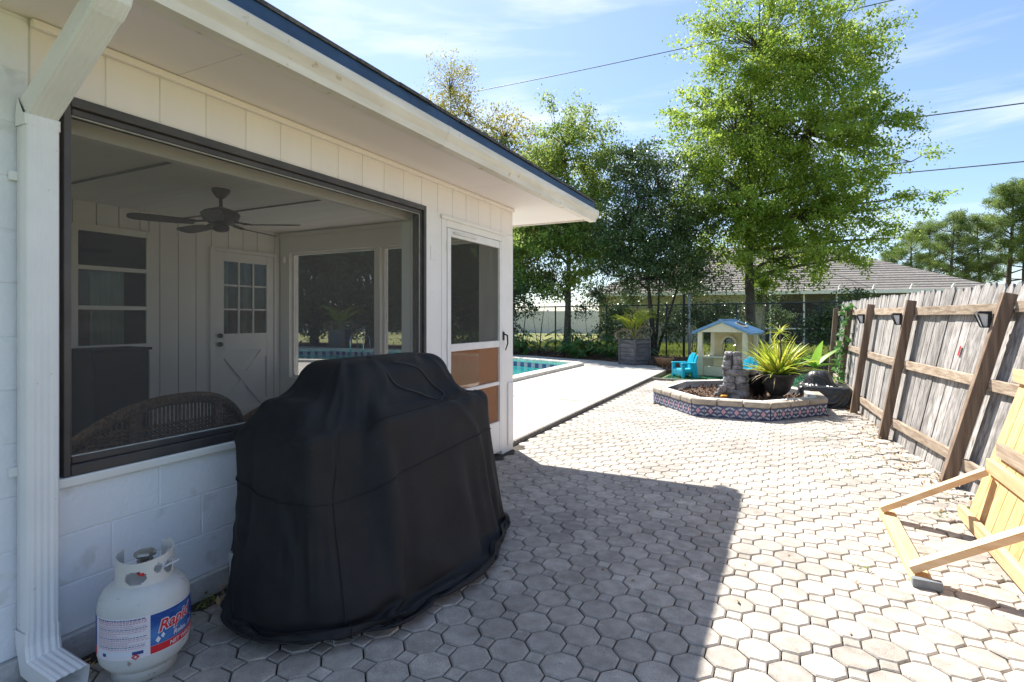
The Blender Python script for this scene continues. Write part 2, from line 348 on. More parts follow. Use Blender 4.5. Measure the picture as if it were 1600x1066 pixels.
lawn = bpy.data.objects.new('lawn', me); COL.objects.link(lawn); lawn['kind'] = 'structure'
me = poly_hole(deck_out, pool, .03); me.materials.append(deck_m)
deck = bpy.data.objects.new('pool_deck', me); COL.objects.link(deck); deck['kind'] = 'structure'; ORG['pool_deck'] = Vector((0, 0, 0))
m = MB()
for i in range(3):
    (x0, y0), (x1, y1) = deck_out[i], deck_out[i + 1]; m.bar((x0, y0, -.045), (x1, y1, -.045), .04, .14)
m.build('deck_edge', edge_m, deck)
# control joints and a drain crack in the slab
m = MB()
for y in (8.4, 11.5): m.box(-5.0, -2.75, y, y + .02, .0315, .0335)
m.build('control_joint', edge_m, deck)
# pool shell, water, coping stones
bm = MB(); n = len(pool)
bm.v = [(x, y, .02) for x, y in pool] + [(x, y, -1.3) for x, y in pool]
bm.f = [tuple(range(n, 2 * n))] + [(i, (i + 1) % n, n + (i + 1) % n, n + i) for i in range(n)]
shell = tag(bm.build('pool_basin', plaster_m), kind='structure')
tag(MB().add([(x, y, -.17) for x, y in pool], [tuple(range(n))]).build('pool_water', water_m), kind='structure')
def segs(poly, step, closed=True):
    out = []; N = len(poly)
    for i in range(N if closed else N - 1):
        a = Vector(poly[i]); b = Vector(poly[(i + 1) % N]); ln = (b - a).length; k = max(1, round(ln / step))
        for j in range(k): out.append((a.lerp(b, j / k), a.lerp(b, (j + 1) / k)))
    return out
for a, b in segs(pool, .9):
    t = (b - a).normalized(); off = Vector((t.y, -t.x)) * .12
    p0 = a + off + t * .003; p1 = b + off - t * .003
    MB().bar((p0.x, p0.y, .062), (p1.x, p1.y, .062), .32, .10).build('coping_stone', coping_m, shell, bevel=.03)
for k, (a, b) in enumerate(segs(pool[1:8], .16, False)):
    t = (b - a).normalized(); ins = Vector((-t.y, t.x)) * .012
    p0 = a + ins + t * .004; p1 = b + ins - t * .004
    MB().bar((p0.x, p0.y, -.09), (p1.x, p1.y, -.09), .012, .15).build('waterline_tile', (ptile_b, ptile_a)[k % 2], shell)
# mulch bed behind the deck
mp_ = [(-2.9, 14.2), (-2.6, 15.6), (1.4, 16.4), (1.4, 19.5), (-6, 20.5), (-12, 21.5), (-26, 22.5), (-26, 18.4), (-15, 18.95), (-10.2, 18.45), (-7.4, 17.35), (-5.2, 16.55), (-3.3, 15.45)]
g = np.random.default_rng(3)
mulch = tag(MB().prism(mp_, -.07, -.005).build('mulch_bed', mulch_m), kind='structure')
def in_poly(P, poly):
    x, y = P[:, 0], P[:, 1]; r = np.zeros(len(P), bool); N = len(poly)
    for i in range(N):
        x0, y0 = poly[i]; x1, y1 = poly[(i + 1) % N]
        c = ((y0 > y) != (y1 > y)) & (x < (x1 - x0) * (y - y0) / (y1 - y0 + 1e-12) + x0); r ^= c
    return r
P = np.c_[g.uniform(-13, 1.4, 26000), g.uniform(14.2, 21, 26000), np.zeros(26000)]; P = P[in_poly(P, mp_)]; P[:, 2] = g.uniform(-.005, .03, len(P))
V, F = leaves(P, .07, g, .4, 1.2); tag(np_mesh('mulch_chips', V, F, chip_m), 'brown bark chips and dry leaves under the trees behind the pool', 'mulch', kind='stuff')
# grass blades on the lawn beyond the fence
n = 42000; P = np.c_[g.uniform(-13, 3, n), g.uniform(20.5, 31, n), np.full(n, -.08)]
a = g.normal(size=(n, 3)) * .35; a[:, 2] = 1; s = g.uniform(.08, .2, n)[:, None]; wv = g.normal(size=(n, 3)); wv[:, 2] = 0; wv /= np.linalg.norm(wv, axis=1)[:, None]
V = np.stack([P - wv * .012, P + wv * .012, P + a * s], 1).reshape(-1, 3)
tag(np_mesh('grass', V, np.arange(3 * n).reshape(n, 3), grass_m), 'sunlit yellow green lawn grass beyond the chain link fence', 'grass', kind='stuff')

# ------------------------------------------------------------------ patio pavers
bed = [(-1.95, 9.0), (-1.2, 8.0), (-.2, 8.03), (.5, 8.9), (.42, 9.75), (-.25, 10.55), (-1.1, 10.75), (-1.8, 10.2)]
patio = tag(MB().box(-2.72, 1.5, -.6, 12.25, -.2, -.022).build('patio', joint_m), kind='structure')
pitch = .165; E_ = .0045
def octa(rf, ch=.006):
    """octagon across-flats rf with a chamfered top, flats facing the lattice directions"""
    def ring(r, z): return [(r / math.cos(math.pi / 8) * math.cos(math.pi / 8 + k * math.pi / 4 + math.pi / 4), r / math.cos(math.pi / 8) * math.sin(math.pi / 8 + k * math.pi / 4 + math.pi / 4), z) for k in range(8)]
    v = ring(rf, -.05) + ring(rf, -ch) + ring(rf - ch, 0)
    f = [tuple(range(16, 24))] + [(i, (i + 1) % 8, 8 + (i + 1) % 8, 8 + i) for i in range(8)] + [(8 + i, 8 + (i + 1) % 8, 16 + (i + 1) % 8, 16 + i) for i in range(8)]
    return v, f
def sqr(h, ch=.005):
    def ring(r, z): return [(-r, -r, z), (r, -r, z), (r, r, z), (-r, r, z)]
    v = ring(h, -.05) + ring(h, -ch) + ring(h - ch, 0)
    return v, [(8, 9, 10, 11)] + [(i, (i + 1) % 4, 4 + (i + 1) % 4, 4 + i) for i in range(4)] + [(4 + i, 4 + (i + 1) % 4, 8 + (i + 1) % 4, 8 + i) for i in range(4)]
ov, of = octa(pitch / 2 - .0033); sv, sf = sqr(pitch * .2071 - .0028)
pieces = {'paver': [], 'small_paver': []}
q = pitch / math.sqrt(2)
def fx(y): return 1.17 + (5.63 - y) * .105 if y < 7.44 else .98 - (y - 7.44) * .03
C2 = np.array([[x, y] for x, y in bed])
for i in range(-70, 90):
    for j in range(-70, 90):
        for kind, dx, dy in (('paver', 0, 0), ('small_paver', q, 0)):
            x = -.92 + (i + j) * q + dx; y = 2.37 + (i - j) * q + dy
            if x < -2.62 or x > fx(y) + .12 or y < .2 or y > 12.2: continue
            if x < -2.53 and y < 5.3: continue
            d = -.451 * x + .892 * y
            if d < .8: continue
            px = 800 + 850 * (.892 * x + .451 * y) / d
            if px > 1800 or px < -200: continue
            if in_poly(np.array([[x, y]]), bed)[0]: continue
            pieces[kind].append((d, x, y, px))
def place(kind, x, y):
    rough = max(0, min(1, (x - fx(y) + .9) / .8)); big = .0012 + .007 * rough
    t = [rng.uniform(-1, 1) * (.008 + .05 * rough) for _ in range(2)]; z = rng.uniform(-1, 1) * big
    return t, z, rng.uniform(-.02, .02)
po = {}
for kind, (bv, bf) in (('paver', (ov, of)), ('small_paver', (sv, sf))):
    lst = sorted(pieces[kind]); vis = [p for p in lst if p[0] > 1.95 and -20 < p[3] < 1620]; near = vis[:300]; ns = set(near)
    me = bpy.data.meshes.new(kind); me.from_pydata(bv, [], bf); me.materials.append(paver_m)
    rest = MB()
    for p in lst:
        t, z, rz = place(kind, p[1], p[2])
        if p in ns:
            o = bpy.data.objects.new(kind, me); COL.objects.link(o); o.parent = patio; o.location = (p[1], p[2], z); o.rotation_euler = (t[0], t[1], rz)
        else:
            mat = Matrix.Translation((p[1], p[2], z)) @ Matrix.Rotation(t[0], 4, 'X') @ Matrix.Rotation(t[1], 4, 'Y') @ Matrix.Rotation(rz, 4, 'Z')
            rest.add([mat @ Vector(v) for v in bv], bf)
    rest.build('far_pavers' if kind == 'paver' else 'far_small_pavers', paver_m, patio, kind='stuff')
# dry leaves and weeds along the joints
n = 900; yy = g.uniform(3, 12, n); P = np.c_[[fx(y) for y in yy] - np.abs(g.normal(size=n)) * .16 + .05, yy, g.uniform(.003, .02, n)]
P2 = np.c_[g.uniform(-2.56, -2.4, 140), g.uniform(.9, 2.0, 140), g.uniform(.003, .02, 140)]
P3 = np.c_[g.uniform(-2.5, 1, 110), g.uniform(2.6, 9, 110), g.uniform(.002, .006, 110)]
P = np.vstack([P, P2, P3]); V, F = leaves(P, .03, g, .5, 2.5)
tag(np_mesh('leaf_litter', V, F, litter_m), 'dry brown leaf litter along the fence foot and in joints', 'leaves', kind='stuff')
n = 260; k = g.integers(0, 26, n); cx = g.uniform(.2, 1.1, 26); cy = g.uniform(3, 8, 26); cx[:10] = np.array([fx(y) for y in cy[:10]]) - .08
cx[10:13] = -2.5; cy[10:13] = (1.66, 1.7, 1.64)
P = np.c_[cx[k] + g.normal(size=n) * .02, cy[k] + g.normal(size=n) * .02, np.zeros(n)]; V, F = leaves(P + [0, 0, .018], .026, g, .35, .1)
tag(np_mesh('weeds', V, F, grass_m), 'small green weeds growing in the paver joints', 'weeds', kind='stuff')

# ================================================================== HOUSE
WX = -2.62; BX = -6.0; SY = 5.05; EY = 5.2; FX = -2.0; EE = 6.2
house = thing('house', 'white painted block house with screened porch, deep white eave and gutter', 'house', (WX, 3.0, 0))
H_ = lambda name, mat, *b, bevel=0, parent=house: box(name, mat, parent, *b, bevel=bevel)
# block walls: core of mortar with painted blocks standing a hair proud
def blockwall(name, y0, y1, z0, z1, shift):
    wl = H_(name, mortar_m, WX - .19, WX - .0022, y0, y1, z0, z1)
    c = 0; z = z0
    while z < z1 - .01:
        zt = min(z + .203, z1); y = y0 - (.2 if (c + shift) % 2 else 0)
        while y < y1 - .01:
            a = max(y, y0); b = min(y + .406, y1)
            if b - a > .03: box('block', block_m, wl, WX - .15, WX + rng.uniform(-.0005, .001), a + .0018, b - .0018, z + .0018, zt - .0018, bevel=.004)
            y += .406
        z = zt; c += 1
    return wl
blockwall('knee_wall', 1.12, 3.62, .09, .688, 0)
blockwall('block_wall', -1.5, 1.035, .09, 2.54, 1)
H_('footing', footing_m, WX - .19, WX + .025, -1.5, 3.86, -.05, .088, bevel=.006)
H_('sill_moulding', white_m, WX - .19, WX + .022, 1.12, 3.62, .69, .732, bevel=.008)
H_('pier_strip', white_m, WX - .15, WX + .004, 1.037, 1.118, .09, 2.286, bevel=.003)
# siding boards over the window and door
y = 1.06; ys = [1.037, 1.3]
while ys[-1] + .227 < EY: ys.append(ys[-1] + .227)
ys.append(EY)
for a, b in zip(ys[:-1], ys[1:]):
    box('siding_board', siding_m, house, WX - .06, WX, a + .0025, b - .0025, 2.288 if a < 3.55 else 2.26, 2.54, bevel=.004)
H_('siding_backing', siding_m, WX - .15, WX - .005, 1.037, EY, 2.288, 2.545)
H_('top_moulding', siding_m, WX + .001, WX + .028, 1.037, EY - .005, 2.505, 2.538, bevel=.006)
H_('window_pier', white_m, WX - .15, WX + .003, 3.622, 3.845, .09, 2.268, bevel=.004)
H_('cover_plate', white_m, WX + .003, WX + .007, 3.69, 3.77, 1.86, 1.98, bevel=.003)
H_('corner_post', white_m, WX - .22, WX + .003, 5.012, EY, -.03, 2.258, bevel=.006)
H_('conduit_cover', white_m, WX + .003, WX + .02, 5.06, 5.18, .05, .70, bevel=.004)
# big screened window
win = H_('window', bronze_m, WX - .10, WX + .018, 1.142, 1.166, .735, 2.285, bevel=.003)
for b in ((3.585, 3.615, .735, 2.285), (1.168, 3.583, .735, .778), (1.168, 3.583, 2.245, 2.285)):
    box('frame', bronze_m, win, WX - .10, WX + .018, *b, bevel=.003)
for b in ((1.168, 1.178, .78, 2.243), (3.568, 3.583, .78, 2.243), (1.18, 3.566, .78, .806), (1.18, 3.566, 2.218, 2.243)):
    box('inner_frame', bronze_m, win, WX - .07, WX - .004, *b, bevel=.002)
m = MB()
for b in ((1.178, 1.181, .81, 2.215), (3.563, 3.566, .81, 2.215), (1.182, 3.56, .807, .811), (1.182, 3.56, 2.212, 2.216)): m.box(WX - .022, WX - .012, *b)
m.build('spline', spline_m, win)
box('screen', screen_m, win, WX - .024, WX - .0235, 1.178, 3.568, .806, 2.218)
# screen door
H_('door_casing', white_m, WX - .15, WX + .006, 3.847, 3.925, -.03, 2.25, bevel=.004)
H_('door_casing', white_m, WX - .15, WX + .006, 4.945, 5.01, -.03, 2.25, bevel=.004)
H_('door_casing', white_m, WX - .15, WX + .006, 3.927, 4.943, 2.165, 2.25, bevel=.004)
drip = H_('drip_cap', white_m, WX + .007, WX + .025, 3.83, 5.02, 2.225, 2.255, bevel=.004)
dr = H_('screen_door', alu_m, WX - .03, WX + .012, 3.93, 3.985, .02, 2.16, bevel=.004)
box('stile', alu_m, dr, WX - .03, WX + .012, 4.885, 4.94, .02, 2.16, bevel=.004)
for z0, z1 in ((2.09, 2.16), (1.085, 1.15), (.70, .735), (.02, .33)):
    box('rail', alu_m, dr, WX - .028, WX + .01, 3.987, 4.883, z0, z1, bevel=.004)
box('door_screen', screen2_m, dr, WX - .012, WX - .0115, 3.985, 4.885, 1.15, 2.09)
box('pet_screen', brown_m, dr, WX - .012, WX - .0115, 3.985, 4.885, .735, 1.085)
box('pet_screen', brown_m, dr, WX - .012, WX - .0115, 3.985, 4.885, .33, .70)
MB().tube([(WX + .012, 4.96, 1.22), (WX + .055, 4.965, 1.2), (WX + .06, 4.965, 1.12), (WX + .035, 4.965, 1.05)], [.008, .009, .008, .006], 8).build('handle', black_m, dr, smooth=True)
box('latch_plate', black_m, dr, WX + .012, WX + .02, 4.945, 4.975, 1.15, 1.24, bevel=.003)
MB().tube([(WX + .016, 4.02, 2.125), (WX + .016, 4.4, 2.125)], .012, 8).build('closer', alu_m, dr, smooth=True)
for z in (.3, 1.1, 1.95): box('hinge', alu_m, dr, WX + .007, WX + .02, 3.918, 3.935, z, z + .08)
# side (pool) wall of the porch with its screened openings
def sidebox(name, mat, x0, x1, z0, z1, d=.15, **k): return H_(name, mat, x0, x1, SY, SY + d, z0, z1, **k)
sidebox('side_knee_wall', interior_m, BX, WX - .22, -.02, .6)
sidebox('side_header', interior_m, BX, WX - .22, 2.23, 2.545)
sw = sidebox('side_window', interior_m, BX, -5.83, .6, 2.23)
for b in ((-4.40, -4.31), (-2.95, WX - .221)): box('mullion', interior_m, sw, b[0], b[1], SY, SY + .15, .6, 2.23, bevel=.003)
for x0, x1 in ((-5.83, -4.40), (-4.31, -2.95)):
    for b in ((x0 + .001, x0 + .03, .63, 2.2), (x1 - .03, x1 - .001, .63, 2.2), (x0 + .001, x1 - .001, .601, .63), (x0 + .001, x1 - .001, 2.2, 2.229)):
        box('screen_frame', alu_m, sw, b[0], b[1], SY + .05, SY + .08, b[2], b[3])
    box('side_screen', screen2_m, sw, x0 + .03, x1 - .03, SY + .066, SY + .0665, .63, 2.2)
# porch floor, ceiling and back wall
H_('porch_floor', floor_m, BX - .1, WX - .19, -1.5, SY + .15, -.1, -.021)
H_('porch_ceiling', ceil_m, BX - .1, WX - .15, -1.5, SY, 2.50, 2.56)
for y in (2.36, 3.76, .96): H_('ceiling_batten', batten_m, BX, WX - .16, y, y + .022, 2.489, 2.4995)
H_('ceiling_trim', interior_m, BX + .02, WX - .16, SY - .03, SY - .002, 2.44, 2.488)
H_('window_head_lining', interior_m, WX - .21, WX - .152, 1.12, 3.84, 2.18, 2.498)
H_('window_reveal', interior_m, WX - .24, WX - .152, 3.622, 3.842, -.02, 2.179)
be = sorted([-1.5 + .2 * k for k in range(33) if not any(abs(-1.5 + .2 * k - q_) < .06 for q_ in (2.70, 3.39, 4.085, 4.96, 5.05))] + [2.70, 3.39, 4.085, 4.96, SY - .002])
for y, y2 in zip(be[:-1], be[1:]):
    c_ = (y + y2) / 2; zs_ = [(2.19, 2.5)] if 4.085 < c_ < 4.96 else [(-.02, 1.10), (2.235, 2.5)] if 2.70 < c_ < 3.39 else [(-.02, 2.5)]
    if c_ > SY: continue
    for z0, z1 in zs_: box('porch_board', interior_m, house, BX - .03, BX, y + .004, y2 - .004, z0, z1, bevel=.003)
H_('dark_box_back', dark_m, BX - .9, BX - .85, -1.5, SY + .15, -.1, 2.6)  # back of a dark box added behind the glass to keep light out
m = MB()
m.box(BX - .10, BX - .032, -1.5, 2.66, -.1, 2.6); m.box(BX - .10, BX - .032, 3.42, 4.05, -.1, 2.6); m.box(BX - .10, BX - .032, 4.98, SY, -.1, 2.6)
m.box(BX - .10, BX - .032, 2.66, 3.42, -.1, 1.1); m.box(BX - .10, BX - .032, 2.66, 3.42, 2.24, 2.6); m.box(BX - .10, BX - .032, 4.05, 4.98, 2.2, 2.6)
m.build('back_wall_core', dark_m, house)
H_('dark_box_side', dark_m, BX - .85, BX - .101, SY, SY + .14, -.1, 2.6)  # side and lid close the added dark box against stray light
H_('dark_box_lid', dark_m, BX - .85, BX - .101, -1.5, SY, 2.57, 2.6)
# awning window with three panes in the back wall, curtain behind
bw = H_('porch_window', interior_m, BX + .001, BX + .04, 2.66, 2.73, 1.06, 2.28, bevel=.004)
for b in ((3.35, 3.42, 1.06, 2.28), (2.732, 3.348, 2.215, 2.28), (2.732, 3.348, 1.06, 1.115), (2.732, 3.348, 1.46, 1.5), (2.732, 3.348, 1.845, 1.885)):
    box('sash', interior_m, bw, BX + .001, BX + .035, *b, bevel=.003)
for z0, z1 in ((1.115, 1.46), (1.5, 1.845), (1.885, 2.215)): box('pane', glass_m, bw, BX + .012, BX + .016, 2.732, 3.348, z0, z1)
def curtain(name, parent, x, y0, y1, z0, z1, k):
    N = 60; v = []; 
    for i in range(N + 1):
        t = i / N; yy = y0 + (y1 - y0) * t; xx = x + .018 * math.sin(t * k) + .006 * math.sin(t * k * 2.7)
        v += [(xx, yy, z0), (xx, yy, z1)]
    return MB().add(v, [(2 * i, 2 * i + 2, 2 * i + 3, 2 * i + 1) for i in range(N)]).build(name, curtain_m, parent, smooth=True)
curtain('curtain', bw, BX - .12, 2.9, 3.2, 1.0, 1.86, 40)
# white nine-light door with crossbuck
bd = H_('porch_door', doorm, BX - .03, BX + .012, 4.115, 4.235, .0, 2.17, bevel=.003)
for b in ((4.835, 4.935, 0, 2.17), (4.237, 4.833, 2.06, 2.17), (4.237, 4.833, .98, 1.19), (4.237, 4.833, 0, .28)):
    box('door_rail', doorm, bd, BX - .03, BX + .012, *b, bevel=.003)
box('door_panel', doorm, bd, BX - .03, BX - .012, 4.237, 4.833, .28, .98)
for p in (((.28), (.98)), ((.98), (.28))):
    MB().bar((BX - .002 + (p[0] - p[1]) * .002, 4.24, p[0]), (BX - .002 + (p[0] - p[1]) * .002, 4.83, p[1]), .11, .022, up=(1, 0, 0)).build('crossbuck', doorm, bd, bevel=.004)
for y in (4.43, 4.632): box('muntin', doorm, bd, BX - .02, BX + .008, y, y + .018, 1.19, 2.06)
for z in (1.475, 1.765): box('muntin', doorm, bd, BX - .021, BX + .007, 4.237, 4.833, z, z + .018)
box('pane', glass_m, bd, BX - .012, BX - .009, 4.237, 4.833, 1.19, 2.06)
curtain('curtain', bd, BX - .1, 4.2, 4.36, 1.15, 2.1, 22); curtain('curtain', bd, BX - .1, 4.58, 4.63, 1.15, 2.1, 10)
for z in (1.07, 1.17): MB().lathe([(0, 0), (.018, 0), (.028, .02), (.026, .045), (0, .055)], 14).build('knob', black_m, bd, local=True, smooth=True).matrix_local = Matrix.Translation(Vector((BX + .012, 4.17, z)) - ORG[bd.name]) @ Matrix.Rotation(R(90), 4, 'Y')
for b in ((4.055, 4.112, -.02, 2.212), (4.938, 4.985, -.02, 2.212), (4.112, 4.938, 2.172, 2.212)):
    H_('porch_casing', interior_m, BX + .002, BX + .03, *b, bevel=.004)
H_('wall_hook', white_m, BX + .09, BX + .13, 4.99, 5.04, 2.1, 2.19, bevel=.01)
# eave: soffit panels, gutter, drip edge, hip roof
def quadp(name, mat, pts, th=.012):
    n = len(pts); v = list(pts) + [(x, y, z + th) for x, y, z in pts]
    f = [tuple(range(n))[::-1], tuple(range(n, 2 * n))] + [(i, (i + 1) % n, n + (i + 1) % n, n + i) for i in range(n)]
    return MB().add(v, f).build(name, mat, house)
SZ = 2.541; XS = -2.09; YS = EE - .09
H_('soffit', soffit_m, WX - .15, XS, -1.5, 1.6, SZ, SZ + .012)
H_('soffit', soffit_m, WX - .15, XS, 1.603, 4.18, SZ, SZ + .012)
quadp('soffit', soffit_m, [(WX - .15, 4.183, SZ), (XS, 4.183, SZ), (XS, YS, SZ), (-9.5, YS, SZ), (-9.5, EY, SZ), (WX - .15, EY, SZ)])
# gutter profile swept along the front (K-style, open top)
gp = [(.0, .13), (.0, .0), (.075, .0), (.085, .035), (.115, .075), (.12, .118), (.108, .13), (.102, .122), (.105, .08), (.07, .012), (.008, .012), (.008, .13)]
def gutter(y0, y1):
    n = len(gp); v = [(XS - .01 + x, y0, 2.518 + z) for x, z in gp] + [(XS - .01 + x, y1, 2.518 + z) for x, z in gp]
    f = [(i, (i + 1) % n, n + (i + 1) % n, n + i) for i in range(n)]
    return MB().add(v, f).build('gutter', gutter_m, house)
gutter(-1.5, 3.02); gut = gutter(3.024, EE)
MB().add([(XS - .01 + x, EE + .001, 2.518 + z) for x, z in gp[:7]], [tuple(range(7))]).build('end_cap', gutter_m, gut)
n = len(gp); v = [(XS - .01 + x * 1.04 - .002, 3.0, 2.516 + z * 1.02) for x, z in gp[:7]] + [(XS - .01 + x * 1.04 - .002, 3.045, 2.516 + z * 1.02) for x, z in gp[:7]]
MB().add(v, [(i, i + 1, 8 + i, 7 + i) for i in range(6)]).build('gutter_joint', gutter_m, gut)
H_('end_fascia', gutter_m, -9.5, XS - .012, YS, YS + .02, 2.525, 2.67, bevel=.003)
H_('fascia', soffit_m, XS - .032, XS - .012, -1.5, YS, 2.556, 2.67)
SL = .36
RX = lambda d: 2.672 + d * SL      # roof height a distance d inside the edge
e0 = XS + .055; e1 = YS + .06
d0 = 3.6
roof = MB().add([(e0, -1.5, 2.672), (e0, e1, 2.672), (e0 - d0, e1 - d0, RX(d0)), (e0 - d0, -1.5, RX(d0)), (-9.5, e1, 2.672), (-9.5, e1 - d0, RX(d0))],
                [(0, 1, 2, 3), (1, 4, 5, 2)]).build('roof', shingle_m, house)
H_('drip_edge', blue_m, e0 - .004, e0 + .006, -1.5, e1, 2.655, 2.735, parent=roof)
H_('drip_edge', blue_m, -9.5, e0 - .004, e1 - .006, e1 + .004, 2.655, 2.735, parent=roof)
# shingle courses along the eave edge, slightly ragged
y = -1.5; k = 0
while y < e1:
    y2 = min(y + rng.uniform(.28, .34), e1 + .01); t = rng.uniform(-.004, .006)
    v = [(e0 + .018 + t, y, 2.736), (e0 + .018 + t, y2 - .003, 2.736), (e0 - .45, y2 - .003, 2.736 + .468 * SL), (e0 - .45, y, 2.736 + .468 * SL)]
    v += [(x, yy, z + .02) for x, yy, z in v]
    MB().add(v, [(3, 2, 1, 0), (4, 5, 6, 7), (0, 1, 5, 4), (1, 2, 6, 5), (2, 3, 7, 6), (3, 0, 4, 7)]).build('shingle', shingle_m, roof); y = y2
# second layer a step higher covering the rest of the slope
MB().add([(e0 - .14, -1.5, 2.78 + .14 * SL), (e0 - .14, e1 - .1, 2.78 + .14 * SL), (e0 - d0, e1 - d0, 2.78 + d0 * SL), (e0 - d0, -1.5, 2.78 + d0 * SL)], [(0, 1, 2, 3)]).build('shingle_field', shingle_m, roof)
# downspout with ribbed face
def ribbed(path, wdt, dep, ydir=Vector((0, 1, 0))):
    """rectangular ribbed pipe; ribs on the outward face"""
    prof = []
    K = 26
    for i in range(K + 1):
        t = i / K; u = -wdt / 2 + wdt * t; edge = min(t, 1 - t)
        prof.append((u, dep + (.0018 * math.cos(t * math.pi * 10) if edge > .08 else -.006 * (1 - edge / .08))))
    prof += [(wdt / 2, .004), (wdt / 2 - .004, 0), (-wdt / 2 + .004, 0), (-wdt / 2, .004)]
    n = len(prof); v = []; f = []
    for k, (p, nr) in enumerate(path):
        for u, w_ in prof: v.append(Vector(p) + ydir * u + Vector(nr) * w_)
    for k in range(len(path) - 1):
        for i in range(n): f.append((k * n + i, k * n + (i + 1) % n, (k + 1) * n + (i + 1) % n, (k + 1) * n + i))
    return MB().add(v, f)
DY = 1.045
o1 = Vector((1, 0, 0)); dg = Vector((.54, 0, -.84)).normalized()
ds = ribbed([((WX + .012, DY, .13), o1), ((WX + .012, DY, 2.13), o1)], .105, .078).build('downspout', spout_m, house, smooth=False)
for p in ds.data.polygons: p.use_smooth = len(p.vertices) == 4
ribbed([((WX + .008, DY, 2.105), o1), ((WX + .008, DY, 2.145), o1), ((WX + .016, DY, 2.185), (o1 + dg).normalized()), ((WX + .03, DY, 2.215), dg)], .112, .083).build('elbow', spout_m, ds)
ribbed([((WX + .02, DY, 2.195), dg), ((XS - .03, DY, 2.50), dg)], .104, .076).build('offset_pipe', spout_m, ds)
ribbed([((XS - .05, DY, 2.49), dg), ((XS - .02, DY, 2.515), Vector((.8, 0, -.6))), ((XS - .01, DY, 2.53), o1)], .11, .08).build('elbow', spout_m, ds)
ribbed([((WX + .008, DY, .2), o1), ((WX + .008, DY, .15), o1), ((WX + .05, DY, .035), Vector((.6, 0, .8))), ((WX + .28, DY, .01), Vector((.25, 0, 1)).normalized())], .112, .083).build('shoe', spout_m, ds)
for z in (.78, 1.9): box('strap', spout_m, ds, WX + .001, WX + .02, DY - .075, DY + .075, z, z + .035, bevel=.002)

# ------------------------------------------------------------------ things in the porch
fan = thing('ceiling_fan', 'dark bronze five blade ceiling fan hanging from the porch ceiling', 'ceiling fan', (-4.41, 3.09, 2.5), R(10))
MB().lathe([(0, 0), (.075, 0), (.072, -.02), (.05, -.055), (.03, -.075), (0, -.08)], 24).build('canopy', fan_m, fan, local=True, smooth=True)
MB().tube([(0, 0, -.07), (0, 0, -.17)], .014, 10).build('rod', fan_m, fan, local=True, smooth=True)
MB().lathe([(.02, -.15), (.06, -.165), (.135, -.19), (.155, -.22), (.14, -.265), (.1, -.295), (.06, -.31), (0, -.31)], 28).build('motor', fan_m, fan, local=True, smooth=True)
MB().lathe([(.05, -.31), (.07, -.325), (.065, -.355), (.03, -.37), (0, -.37)], 20).build('switch_housing', fan_m, fan, local=True, smooth=True)
for k in range(5):
    a = 2 * math.pi * k / 5 + .35; ca, sa = math.cos(a), math.sin(a)
    def pt(r, s, z): return (ca * r - sa * s, sa * r + ca * s, z)
    prof = [(.2, .045), (.3, .062), (.5, .07), (.62, .068), (.66, .05), (.675, .02)]
    v = [pt(r, s, -.30 + s * .2) for r, s in prof] + [pt(r, -s, -.30 - s * .2) for r, s in prof[::-1]]; nn = len(v)
    v += [(x, y, z - .008) for x, y, z in v]
    bl = MB().add(v, [tuple(range(nn)), tuple(range(nn, 2 * nn))[::-1]] + [(i, nn + i, nn + (i + 1) % nn, (i + 1) % nn) for i in range(nn)]).build('blade', fan_m, fan, local=True)
    MB().bar(pt(.12, 0, -.285), pt(.26, 0, -.305), .04, .012).build('blade_arm', fan_m, bl, local=True)
cab = thing('cabinet', 'black fabric cabinet standing under the porch window', 'cabinet', (-5.75, 2.88, 0))
box('cabinet_body', cab_m, cab, -5.96, -5.56, 2.66, 3.14, -.02, 1.07, bevel=.004); box('cabinet_top', cab_m, cab, -5.97, -5.54, 2.64, 3.16, 1.072, 1.095, bevel=.004)
